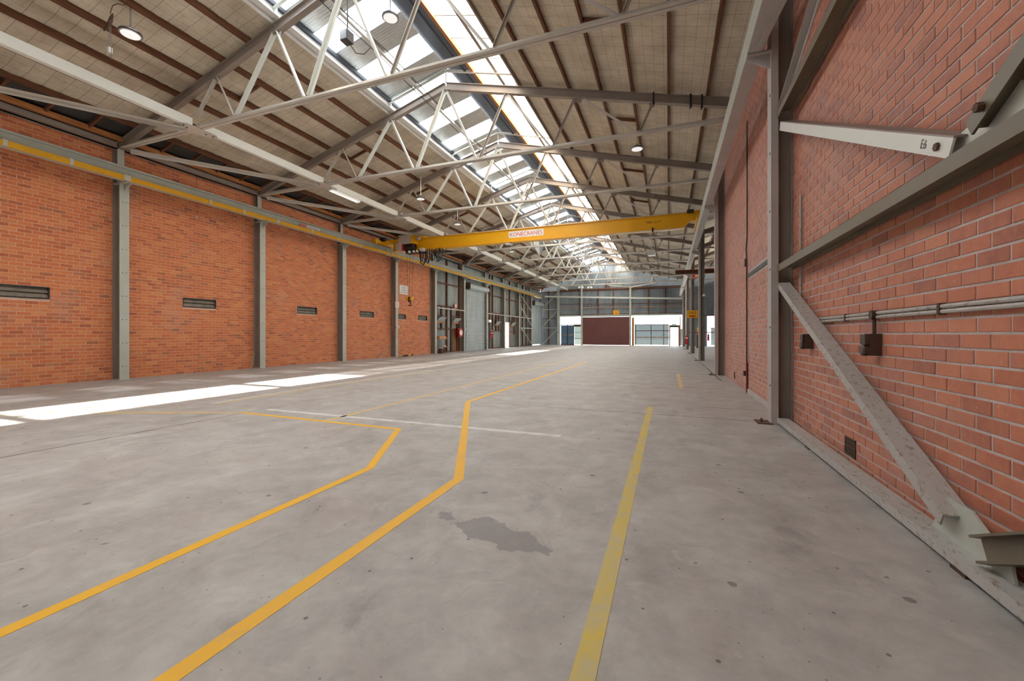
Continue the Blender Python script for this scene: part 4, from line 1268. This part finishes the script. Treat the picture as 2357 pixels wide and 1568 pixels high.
MB().tube([(-13.62, 8.6, 6.1), (-13.62, 8.6, 5.3), (-13.60, 8.63, 5.0), (-13.62, 8.6, 4.86)], 0.005, 5).build('cord', 'black', t)
MB().lathe((-13.62, 8.6, 4.78), [(0.012, 0.09), (0.03, 0.03), (0.03, 0.0)], 8).build('knob', 'box_grey', t)
# loose flap of foil hanging from the skylight
fl = MB()
P3 = [(-8.30, 26.0, 7.95), (-7.95, 26.15, 8.0), (-7.62, 26.0, 7.9)]
Q3 = [(-8.22, 26.0, 6.95), (-7.93, 26.25, 6.30), (-7.60, 26.0, 6.80)]
fl.poly([P3[0], P3[1], Q3[1], Q3[0]], (0, 0.006, 0)); fl.poly([P3[1], P3[2], Q3[2], Q3[1]], (0, 0.006, 0))
tag(fl.build('loose_foil', 'foil', origin=(-7.95, 26.1, 6.3)), 'torn pointed sheet of foil hanging from the skylight beyond the crane', 'insulation')
# conduits strung along the skylight
for i, (x, z) in enumerate(((-6.75, 8.20), (-6.55, 8.26))):
    pts = [(x + 0.03 * math.sin(j * 1.3 + i), 3.0 + j * 1.4, z - 0.10 * abs(math.sin(j * 0.8))) for j in range(29)]
    tag(MB().tube(pts, 0.012, 5).build('roof_cable', 'dark_grey', origin=(x, 20, z)), 'dark cable strung along under the ridge skylight, %s one' % ('left' if i == 0 else 'right'), 'cable', 'ridge cables')
t = thing('flood_lamp', 'dark floodlight with tangled leads hanging under the skylight at the top', 'lamp', (-6.6, 7.3, 7.6))
MB().box(-6.72, -6.52, 7.2, 7.4, 7.62, 7.84).build('housing', 'dark_grey', t)
MB().box(-6.70, -6.54, 7.19, 7.20, 7.64, 7.82).build('glass', 'chrome', t)
MB().tube([(-6.62, 7.3, 7.84), (-6.60, 7.3, 8.05), (-6.62, 7.3, 8.8)], 0.015, 6).build('bracket', 'dark_grey', t)
MB().tube([(-6.6, 7.3, 7.65), (-6.5, 7.45, 7.45), (-6.4, 7.6, 7.5), (-6.3, 7.7, 7.7)], 0.012, 5).build('lead', 'rust_brown', t)

# ================================================================== RIGHT WALL FITTINGS
cd = thing('conduit', 'pair of dusty steel conduits running along the right brick wall below eye level', 'pipe', (XWR, 4, 1.33))
for k, z in enumerate((1.335, 1.365)):
    MB().tube([(XWR - 0.02, 0.4, z), (XWR - 0.02, 5.9, z)], 0.013, 8).build('pipe', 'paint_rusty', cd)
for y in (2.0, 3.2, 4.6, 5.5):
    MB().box(XWR - 0.036, XWR - 0.001, y - 0.012, y + 0.012, 1.315, 1.385).build('saddle', 'rust_brown', cd)
MB().tube([(XWR - 0.02, 5.9, 1.335), (XWR - 0.02, 5.98, 1.34), (XWR - 0.02, 6.0, 1.42), (XWR - 0.02, 6.0, 2.9)], 0.012, 8).build('riser', 'paint_rusty', cd)
def switch(y, label, first):
    s = thing('power_socket', label, 'switch', (XWR - 0.03, y, 1.02), 'old power outlets on the right wall')
    MB().box(XWR - 0.075, XWR - 0.002, y - 0.055, y + 0.055, 1.035, 1.205).build('box', 'switch_brown', s)
    MB().box(XWR - 0.105, XWR - 0.077, y - 0.045, y + 0.045, 1.12, 1.20).build('cover', 'switch_brown', s)
    MB().lathe((XWR - 0.075, y, 1.075), [(0.045, 0.0), (0.045, -0.03), (0.035, -0.04)], 14, 'x').build('socket', 'switch_brown', s)
    if first:
        MB().tube([(XWR - 0.03, y, 1.205), (XWR - 0.03, y, 1.33)], 0.013, 8).build('drop_pipe', 'switch_brown', s)
        MB().lathe((XWR - 0.055, y, 1.352), [(0.035, 0.0), (0.035, 0.05)], 14, 'x').build('junction', 'switch_brown', s)
switch(4.03, 'brown metal power outlet under the conduit on the right brick wall', True)
switch(5.64, 'brown metal power outlet half behind the rusty diagonal brace', False)
dp = thing('conduit', 'thin vertical conduit up the right brick wall beside the bricked-up opening', 'pipe', (XWR, 9.75, 0.1))
MB().tube([(XWR - 0.015, 9.78, 0.42), (XWR - 0.015, 9.78, 2.75), (XWR - 0.015, 9.86, 2.95), (XWR - 0.015, 9.74, 3.2), (XWR - 0.015, 9.74, 5.6)], 0.012, 6).build('pipe', 'switch_brown', dp)
MB().box(XWR - 0.04, XWR, 9.84, 9.92, 2.62, 2.78).build('box', 'switch_brown', dp)
MB().tube([(XWR - 0.02, 9.70, 0.0), (XWR - 0.02, 9.70, 0.62)], 0.02, 6).build('stub', 'dark_red', dp)
MB().box(XWR - 0.07, XWR, 9.78, 9.88, 0.34, 0.44).build('outlet', 'switch_brown', dp)

# ================================================================== FLOOR MARKINGS
def marking(pts, w, mat, label, z=0.0015):
    pts = [Vector((p[0], p[1], 0)) for p in pts]
    L, R = [], []
    for i, p in enumerate(pts):
        d0 = (pts[i] - pts[i - 1]).normalized() if i > 0 else (pts[1] - pts[0]).normalized()
        d1 = (pts[i + 1] - pts[i]).normalized() if i + 1 < len(pts) else d0
        n0 = Vector((-d0.y, d0.x, 0)); n1 = Vector((-d1.y, d1.x, 0))
        m = (n0 + n1).normalized()
        k = w / 2 / max(0.35, m.dot(n0))
        L.append(p + m * k); R.append(p - m * k)
    mb = MB()
    n = len(pts)
    vs_ = [Vector((q.x, q.y, z)) for q in L] + [Vector((q.x, q.y, z)) for q in R] + [Vector((q.x, q.y, 0.0)) for q in L] + [Vector((q.x, q.y, 0.0)) for q in R]
    fs_ = []
    for i in range(n - 1):
        fs_ += [(i, i + 1, n + i + 1, n + i), (2 * n + i, 2 * n + i + 1, i + 1, i), (n + i, n + i + 1, 3 * n + i + 1, 3 * n + i)]
    mb.add(vs_, fs_)
    c = sum(pts, Vector()) / n
    return tag(mb.build('floor_marking', mat, origin=(c.x, c.y, 0)), label, 'floor marking', 'painted lines on the concrete floor')
marking([(-2.51, -1.5), (-2.51, 3.05), (-3.20, 4.43), (-6.10, 4.52)], 0.075, 'line_yellow', 'yellow painted line that bends left, left of the two running past the camera')
marking([(-1.63, -1.5), (-1.63, 3.08), (-3.34, 6.66), (-3.33, 18.2)], 0.085, 'line_yellow', 'long yellow painted line in the middle, bending then running far down the hall')
marking([(-0.28, -1.0), (-0.28, 7.25)], 0.085, 'line_yellow_worn', 'worn straight yellow painted line nearest the right wall', 0.0018)
marking([(-6.00, 4.86), (-1.19, 4.80)], 0.10, 'line_white', 'faded white painted line crossing the floor', 0.0012)
marking([(-4.45, 4.52), (-4.45, 12.0), (-4.40, 19.0)], 0.065, 'line_yellow_faded', 'thin faded yellow line left of the long bent one', 0.0012)
marking([(-8.85, 3.45), (-6.95, 4.22), (-6.1, 4.52)], 0.08, 'line_yellow_faded', 'faded yellow line at the left running into the sunlit strip', 0.0014)
marking([(-7.30, 4.95), (-7.40, 7.5), (-7.25, 12.0)], 0.07, 'line_yellow_faded', 'pale yellow line left of centre, running beside a white one', 0.0012)
marking([(-7.42, 4.93), (-7.56, 7.5), (-7.40, 12.0), (-7.10, 17.0)], 0.09, 'line_white', 'white painted line left of centre, running beside a yellow one', 0.0012)
marking([(0.27, 10.0), (0.27, 13.5)], 0.08, 'line_yellow_faded', 'short faded yellow dash in front of the brick wall end', 0.0012)

# ================================================================== SIGNS
s = tag(MB().box(XWL + 0.004, XWL + 0.012, 19.20, 20.0, 3.42, 3.92).build('wall_sign', 'white', origin=(XWL, 19.6, 3.42)), 'white sign lettered MAIN CRANE ISOLATOR on the left brick wall', 'sign')
for i, tx in enumerate(('MAIN', 'CRANE', 'ISOLATOR')):
    lettering(tx, 'letter_rust', s, (XWL + 0.012, 19.6, 3.80 - i * 0.135), (0, 1, 0), (0, 0, 1), 0.085, (0.36, 0.46, 0.60)[i])
s = tag(MB().box(XL + 0.002, XL + 0.008, 18.40, 18.72, 2.62, 2.92).build('column_sign', 'white', origin=(XL, 18.55, 2.62)), 'small white notice with red print on the fourth left column', 'sign')
for i in range(5):
    MB().box(XL + 0.008, XL + 0.010, 18.43, 18.69 - 0.03 * (i % 2), 2.86 - i * 0.05, 2.875 - i * 0.05).build('print', 'letter_red', s)
s = tag(MB().box(XL + 0.002, XL + 0.07, 18.47, 18.66, 1.52, 1.66).build('isolator_box', 'white', origin=(XL, 18.55, 1.52)), 'small white isolator box on the fourth left column', 'switch')
MB().box(XL + 0.07, XL + 0.085, 18.53, 18.60, 1.57, 1.61).build('handle', 'red', s)
def exit_sign(c, label, w=0.62, h=0.48):
    x, y, z = c
    s = tag(MB().box(x - w / 2, x + w / 2, y - 0.006, y + 0.006, z - h / 2, z + h / 2).build('exit_sign', 'sign_yellow', origin=(x, y, z - h / 2)), label, 'sign', 'yellow exit signs')
    lettering('EXIT', 'letter_black', s, (x + 0.01, y - 0.006, z + 0.085), (1, 0, 0), (0, 0, 1), 0.17, 0.42)
    ya = y - 0.008
    a = MB().poly([(x - 0.22, ya, z - 0.12), (x - 0.14, ya, z - 0.06), (x - 0.12, ya, z - 0.085), (x + 0.20, ya, z - 0.06), (x + 0.16, ya, z - 0.12), (x + 0.20, ya, z - 0.18), (x - 0.12, ya, z - 0.155), (x - 0.14, ya, z - 0.18)], (0, 0.002, 0))
    a.build('arrow', 'arrow_red', s)
    return s
exit_sign((FX(-5.0), YF - 0.20, FZ(3.42)), 'yellow exit sign above the maroon doors at the far wall')
exit_sign((1.40, 28.33, 2.46), 'larger-looking yellow exit sign on the free-standing post at right')
s = thing('emergency_exit_light', 'small green exit light over the open far doorway', 'sign', (FX(0.5), YF - 0.12, FZ(1.98)))
MB().box(FX(0.33), FX(0.69), YF - 0.14, YF - 0.08, FZ(2.0), FZ(2.2)).build('body', 'green', s)
MB().box(FX(0.40), FX(0.62), YF - 0.145, YF - 0.14, FZ(2.05), FZ(2.15)).build('pictogram', 'white', s)

# ================================================================== LEFT METAL BAY FITTINGS
# pale steel rails between columns
for i, (y0, y1) in enumerate(((22.65, 26.28), (30.4, 34.0), (34.25, 37.85), (38.1, 41.7))):
    o = MB().box(-13.50, -13.44, y0, y1, 2.83, 2.90).build('wall_rail', 'paint_beige', origin=(-13.47, (y0 + y1) / 2, 2.83))
    tag(o, 'pale steel rail between columns on the corrugated left wall, %s from the bricks' % ORD[i], 'rail', 'pale wall rails')
# roller door with curtain, barrel, guides
def roller(n, y0, y1, ztop, mat, slats, label):
    d = struct('door_%d' % n, MB().box(-13.72, -13.66, y0 - 0.10, y0, 0, ztop), 'galv', label)
    MB().box(-13.72, -13.66, y1, y1 + 0.10, 0, ztop).build('guide', 'galv', d)
    if slats:
        h = 0.105
        k = int(ztop / h)
        prof = [(0.0, 0), (0.026, 0.22), (0.032, 0.5), (0.026, 0.78), (0.0, 1.0)]
        for i in range(k):
            z = i * h + 0.03
            mb = MB()
            vs_ = []
            for dx, f in prof:
                vs_ += [(-13.70 + dx, y0, z + f * h), (-13.70 + dx, y1, z + f * h)]
            mb.add(vs_, [(2 * j, 2 * j + 1, 2 * j + 3, 2 * j + 2) for j in range(4)])
            mb.build('slat', mat, d, smooth=True)
        MB().box(-13.715, -13.68, y0, y1, 0.0, 0.05).build('bottom_rail', mat, d)
    else:
        mb = MB()
        mb.box(-13.70, -13.685, y0, y1, 0.10, ztop)
        mb.build('curtain', mat, d)
    MB().lathe((-13.52, y0 - 0.05, ztop + 0.12), [(0.20, 0.0), (0.22, 0.04), (0.22, y1 - y0 + 0.06), (0.20, y1 - y0 + 0.10)], 20, 'y').build('barrel', mat, d)
    for yy in (y0 - 0.10, y1 + 0.06):
        MB().box(-13.72, -13.30, yy, yy + 0.04, ztop - 0.12, ztop + 0.36).build('end_bracket', 'rust_brown', d)
    MB().lathe((-13.42, y0 - 0.12, ztop - 0.10), [(0.07, -0.30), (0.08, -0.26), (0.08, -0.02), (0.05, 0.02)], 10, 'y').build('motor', 'black', d)
    return d
roller(4, 27.02, 30.35, 4.58, 'roller', True, 'ribbed galvanised roller door on the left wall')
roller(5, 42.5, 45.95, 4.45, 'roller_plain', False, 'plain pale roller door in the far left corner')
# doorway slit and bright window in the corrugated wall
d6 = struct('door_6', MB().box(-13.92, -13.82, 31.32, 31.46, 0, 2.08), 'black', 'narrow open doorway beside the ribbed roller door')
MB().box(-13.92, -13.86, 30.84, 31.46, 1.98, 2.08).build('head', 'black', d6)
w6 = struct('window_6', MB().box(-13.92, -13.84, 34.75, 36.12, 2.28, 2.34), 'galv', 'bright translucent panel low in the corrugated left wall')
for a, b in ((34.78, 35.42), (35.44, 36.08)):
    for c, d_ in ((0.06, 0.8), (0.82, 1.5), (1.52, 2.28)):
        MB().corr((-13.88, a, c), (0, 1, 0), (0, 0, 1), b - a, d_ - c, 0.076, 0.008, 4).build('pane', 'pane_white', w6)
# tilted hopper windows
for i, y in enumerate((23.45, 25.5, 32.9, 36.7)):
    h = thing('hopper_window', 'grey tilted hopper vent in the corrugated left wall, %s from the bricks' % ORD[i], 'vent', (-13.7, y, 2.0), 'hopper vents')
    MB().poly([(-13.74, y - 0.42, 2.02), (-13.74, y + 0.36, 2.02), (-13.50, y + 0.46, 2.30), (-13.50, y - 0.42, 2.30)], (0.012, 0, 0.006)).build('flap', 'roller_plain', h)
    MB().box(-13.80, -13.70, y - 0.45, y + 0.45, 1.93, 2.01).build('sill', 'timber_orange', h)
    MB().box(-13.80, -13.72, y - 0.45, y + 0.45, 2.40, 2.46).build('head', 'timber_dark', h)
# hose reel, sign, extinguisher, shelf, boxes
r = thing('fire_hose_reel', 'round red fire hose reel with white hub beside the ribbed roller door', 'hose reel', (-13.5, 25.9, 1.0))
MB().lathe((-13.52, 25.62, 1.31), [(0.30, 0.0), (0.30, 0.03), (0.20, 0.035), (0.20, 0.12), (0.30, 0.125), (0.30, 0.15)], 24, 'x').build('drum', 'red', r)
MB().lathe((-13.37, 25.62, 1.31), [(0.19, 0.0), (0.18, 0.012)], 24, 'x').build('hub', 'white', r)
MB().lathe((-13.49, 25.62, 1.31), [(0.27, 0.0), (0.27, 0.08)], 24, 'x').build('hose', 'dark_red', r)
MB().box(-13.72, -13.52, 25.50, 25.74, 1.0, 1.62).build('bracket', 'dark_red', r)
s = tag(MB().box(-13.788, -13.77, 25.42, 25.80, 2.98, 3.32).build('fire_sign', 'pink', origin=(-13.6, 25.6, 2.98)), 'faded red and white fire hose sign above the hose reel', 'sign')
MB().box(-13.77, -13.767, 25.50, 25.70, 3.10, 3.22).build('pictogram', 'white', s)
s = tag(MB().box(XL + 0.001, XL + 0.06, 26.33, 26.46, 1.44, 1.66).build('switch_box', 'white', origin=(-13.55, 26, 1.44)), 'small white switch box beside the hose reel', 'switch')
MB().box(XL + 0.06, XL + 0.07, 26.37, 26.43, 1.52, 1.58).build('button', 'dark_grey', s)
def extinguisher(p, label, wall=None, k=1.0):
    e = thing('fire_extinguisher', label, 'extinguisher', p, 'red fire extinguishers')
    x, y, z = p
    MB().lathe(p, [(0.06 * k, 0.0), (0.085 * k, 0.02), (0.085 * k, 0.45 * k), (0.06 * k, 0.53 * k), (0.03 * k, 0.56 * k)], 16).build('cylinder', 'red', e, smooth=True)
    MB().lathe((x, y, z + 0.36 * k), [(0.087 * k, 0.0), (0.087 * k, 0.06 * k)], 16).build('band', 'white', e)
    MB().box(x - 0.03, x + 0.03, y - 0.06 * k, y + 0.06 * k, z + 0.56 * k, z + 0.62 * k).build('valve', 'box_grey', e)
    if x < 0: MB().box(x - 0.125, x - 0.07, y - 0.05, y + 0.05, z + 0.40, z + 0.44).build('bracket', 'dark_grey', e)
    else: MB().box(x - 0.05, x + 0.05, y + 0.08, y + 0.118 + (0.06 if y > 40 else 0), z + 0.40, z + 0.44).build('bracket', 'dark_grey', e)
    MB().tube([(x, y - 0.05, z + 0.58 * k), (x + 0.02, y - 0.12 * k, z + 0.5 * k), (x, y - 0.11 * k, z + 0.25 * k)], 0.012, 6).build('hose', 'black', e)
extinguisher((-13.67, 31.62, 0.92), 'red fire extinguisher on the left wall by the narrow doorway')
extinguisher((1.33, 36.17, 0.42), 'large red fire extinguisher with white band at the free-standing right posts', None, 1.25)
extinguisher((3.75, YF - 0.15, 0.55), 'small red fire extinguisher far off in the neighbouring bay', None, 1.2)
s = thing('wall_light', 'small white bulkhead light above the narrow doorway on the left wall', 'lamp', (-13.7, 31.25, 2.18))
MB().box(-13.75, -13.62, 31.05, 31.42, 2.18, 2.38).build('body', 'white', s)
MB().box(-13.62, -13.60, 31.08, 31.39, 2.20, 2.36).build('diffuser', 'lamp_face', s)
s = thing('carton', 'open cardboard tray on the ledge just past the brick wall', 'box', (-13.5, 23.15, 0.94))
mb = MB(); mb.box(-13.66, -13.36, 22.74, 23.56, 0.94, 0.955); mb.build('base', 'cardboard', s)
for b_ in ((-13.66, -13.65, 22.74, 23.56), (-13.37, -13.36, 22.74, 23.56), (-13.65, -13.37, 22.74, 22.75), (-13.65, -13.37, 23.55, 23.56)):
    MB().box(*b_, 0.955, 1.08).build('side', 'cardboard', s)
tag(MB().box(-13.74, -13.34, 22.66, 23.70, 0.90, 0.938).build('ledge', 'timber_pale', origin=(-13.55, 23.1, 0.9)), 'narrow timber ledge holding the cardboard tray', 'shelf')
s = thing('low_shelf', 'low pale shelf near the floor past the brick wall', 'shelf', (-13.55, 23.3, 0.0))
MB().box(-13.72, -13.40, 22.8, 23.9, 0.36, 0.39).build('board', 'timber_pale', s)
for y in (22.85, 23.85):
    MB().box(-13.70, -13.64, y - 0.03, y + 0.03, 0.0, 0.36).build('leg', 'timber_dark', s)
tag(MB().lathe((-13.5, 23.55, 0.39), [(0.05, 0.0), (0.10, 0.03), (0.11, 0.07), (0.06, 0.11), (0.01, 0.12)], 14).build('plastic_bag', 'white', origin=(-13.5, 23.55, 0.39)), 'small crumpled white bag on the low shelf', 'bag')
s = tag(MB().box(-13.45, -13.2, 22.68, 22.98, 0.0, 0.30).build('crate', 'rust_brown', origin=(-13.3, 22.8, 0)), 'small dark brown crate on the floor past the brick wall', 'box')
# power tool on the floor at the fourth column
s = thing('power_tool', 'black and yellow tool lying on the floor by the fourth left column', 'tool', (-13.25, 19.0, 0))
MB().tube([(-13.25, 18.75, 0.05), (-13.22, 19.0, 0.06), (-13.22, 19.2, 0.06)], [0.03, 0.05, 0.045], 8).build('handle', 'black', s)
MB().tube([(-13.22, 19.12, 0.07), (-13.22, 19.40, 0.07)], [0.06, 0.06], 10).build('body', 'crane_yellow', s)
MB().tube([(-13.22, 19.40, 0.07), (-13.22, 19.58, 0.07)], [0.06, 0.045], 10).build('head', 'black', s)
MB().tube([(-13.25, 18.76, 0.05), (-13.18, 18.6, 0.012), (-13.10, 18.35, 0.012), (-13.2, 18.2, 0.012)], 0.012, 6).build('lead', 'black', s)
# orange lead by the fourth column, leaning rod by the second
tag(MB().tube([(-13.63, 18.34, 3.3), (-13.63, 18.32, 2.0), (-13.60, 18.34, 1.45), (-13.52, 18.38, 1.18), (-13.44, 18.60, 1.02), (-13.46, 18.66, 1.45)], 0.011, 6).build('extension_lead', 'orange_cord', origin=(-13.55, 18.4, 1.0)), 'orange extension lead hanging beside the fourth left column', 'cable')
tag(MB().tube([(-13.50, 10.30, 0.01), (-13.70, 10.58, 0.55)], 0.009, 6).build('leaning_rod', 'paint_beige', origin=(-13.55, 10.4, 0.0)), 'thin rod leaning against the second left column', 'rod')
tag(MB().tube([(-13.775, 22.30, 5.2), (-13.775, 22.33, 1.25)], 0.025, 8).build('downpipe', 'paint_dark', origin=(-13.7, 22.3, 1.2)), 'grey conduit down the end of the left brick wall', 'pipe')
# diagonal wall bracing in the far left bays
for i, (p0, p1) in enumerate((((-13.40, 38.1, 3.9), (-13.40, 41.7, 1.95)), ((-13.40, 38.1, 1.85), (-13.40, 41.7, 0.1)), ((-13.47, 38.1, 5.1), (-13.47, 41.7, 3.6)))):
    o = MB().bar(p0, p1, 0.05, 0.08).build('bracing_bar', 'paint_grey', origin=((p0[0] + p1[0]) / 2, (p0[1] + p1[1]) / 2, p1[2]))
    tag(o, 'grey diagonal bracing bar on the left wall before the far corner, %s one' % ('middle', 'lowest', 'topmost')[i], 'brace', 'left corner bracing')
tag(MB().box(-13.50, -13.44, 38.1, 41.7, 1.78, 1.86).build('wall_rail', 'paint_grey', origin=(-13.47, 40, 1.78)), 'lower grey rail crossing the bracing of the left wall', 'rail')
# far wall bracing and posts
for i, (za, zb) in enumerate(((4.04, 5.66), (2.09, 3.74), (0.15, 1.77))):
    p0 = (FX(-12.80), YF - 0.22, FZ(za)); p1 = (FX(-11.15), YF - 0.22, FZ(zb))
    o = MB().bar(p0, p1, 0.06, 0.10).build('bracing_bar', 'paint_grey', origin=((p0[0] + p1[0]) / 2, YF - 0.22, FZ(za)))
    tag(o, 'grey diagonal bracing bar in the left bay of the far wall, %s one' % ('topmost', 'middle', 'lowest')[i], 'brace', 'far wall bracing')
for i, (x0, x1, zt) in enumerate(((-11.18, -10.95, 6.3), (-8.63, -8.46, 6.4), (-3.70, -3.52, 6.0))):
    p = thing('wall_post', 'grey steel post of the far wall, %s' % ('left of the blue glazed panel', 'left of the maroon doors', 'right of the maroon doors')[i], 'post', (FX((x0 + x1) / 2), YF - 0.2, 0), 'far wall posts')
    xa, xb = FX(x0), FX(x1)
    MB().ext(((xa + xb) / 2, YF - 0.22, 0), ((xa + xb) / 2, YF - 0.22, FZ(zt)), Iprof(xb - xa, 0.16, 0.014, 0.012), (0, 1, 0)).build('shaft', 'paint_grey', p)
    MB().box(xa - 0.05, xb + 0.05, YF - 0.34, YF - 0.10, 0, 0.02).build('base_plate', 'paint_dark', p)
o = MB().ext((FX(-12.54), YF - 0.36, FZ(5.29)), (FX(1.25), YF - 0.36, FZ(4.66)), Iprof(0.10, 0.18, 0.014, 0.012)).build('end_beam', 'paint_white', origin=(-6, YF - 0.36, 4.9))
tag(o, 'long pale steel beam across the far wall above the doors', 'beam')
o = MB().bar((FX(-3.62), YF - 0.30, FZ(5.95)), (FX(-1.2), YF - 1.6, FZ(6.15)), 0.10, 0.10).build('strut', 'paint_grey', origin=(-2.6, YF - 1, 6.2))
tag(o, 'pale blue-grey strut from the far wall post to the last truss, right side', 'brace')
o = MB().bar((FX(-3.62), YF - 0.30, FZ(5.95)), (FX(-5.6), YF - 1.6, FZ(6.10)), 0.08, 0.08).build('strut', 'paint_grey', origin=(-5, YF - 1, 6.2))
tag(o, 'grey strut from the far wall post to the last truss, left side', 'brace')

# ================================================================== NEIGHBOURING BAY
oc = thing('bridge_crane', 'orange crane beam poking out of the neighbouring bay', 'crane', (1.6, 24, 4.4))
MB().ext((0.34, 24.0, 4.50), (5.0, 24.0, 4.50), Iprof(0.16, 0.20, 0.02, 0.016)).build('beam', 'rust_brown', oc)
MB().box(0.36, 5.0, 23.90, 24.10, 4.601, 4.62).build('top_plate', 'orange', oc)
MB().box(1.18, 1.75, 23.86, 24.14, 4.18, 4.36).build('trolley', 'orange', oc)
MB().box(1.30, 1.60, 23.85, 23.86, 4.22, 4.32).build('nameplate', 'white', oc)
MB().box(2.55, 2.75, 22.0, 25.4, 4.20, 4.39).build('support_rail', 'paint_dark', oc)
for y in (22.2, 25.2):
    MB().box(2.60, 2.70, y - 0.05, y + 0.05, 0.0, 4.20).build('support_leg', 'paint_dark', oc)
s = thing('clip_light', 'small white light clipped to the free-standing right post', 'lamp', (1.40, 20.6, 2.9))
MB().lathe((1.50, 20.62, 2.92), [(0.07, 0.0), (0.05, 0.06), (0.02, 0.10)], 12).build('shade', 'white', s)
MB().bar((1.38, 20.66, 3.0), (1.50, 20.62, 3.02), 0.02, 0.02).build('arm', 'paint_dark', s)
s = thing('tool_stand', 'red and yellow equipment standing beyond the posts in the neighbouring bay', 'equipment', (2.6, 40.0, 0))
MB().box(2.3, 2.9, 39.8, 40.3, 0.0, 1.05).build('cabinet', 'rust_brown', s)
MB().box(2.35, 2.75, 39.78, 39.95, 1.15, 1.45).build('red_case', 'red', s)
MB().box(2.3, 2.8, 39.80, 39.95, 1.05, 1.15).build('shelf', 'dark_grey', s)
MB().box(2.35, 2.72, 39.78, 39.95, 1.45, 1.80).build('yellow_case', 'sign_yellow', s)
s = thing('emergency_exit_light', 'tiny green exit light in the neighbouring bay', 'sign', (3.35, YF - 0.15, 1.75))
MB().box(3.2, 3.5, YF - 0.16, YF - 0.10, 1.72, 1.84).build('body', 'green', s)
MB().box(3.28, 3.42, YF - 0.165, YF - 0.16, 1.75, 1.81).build('pictogram', 'white', s)
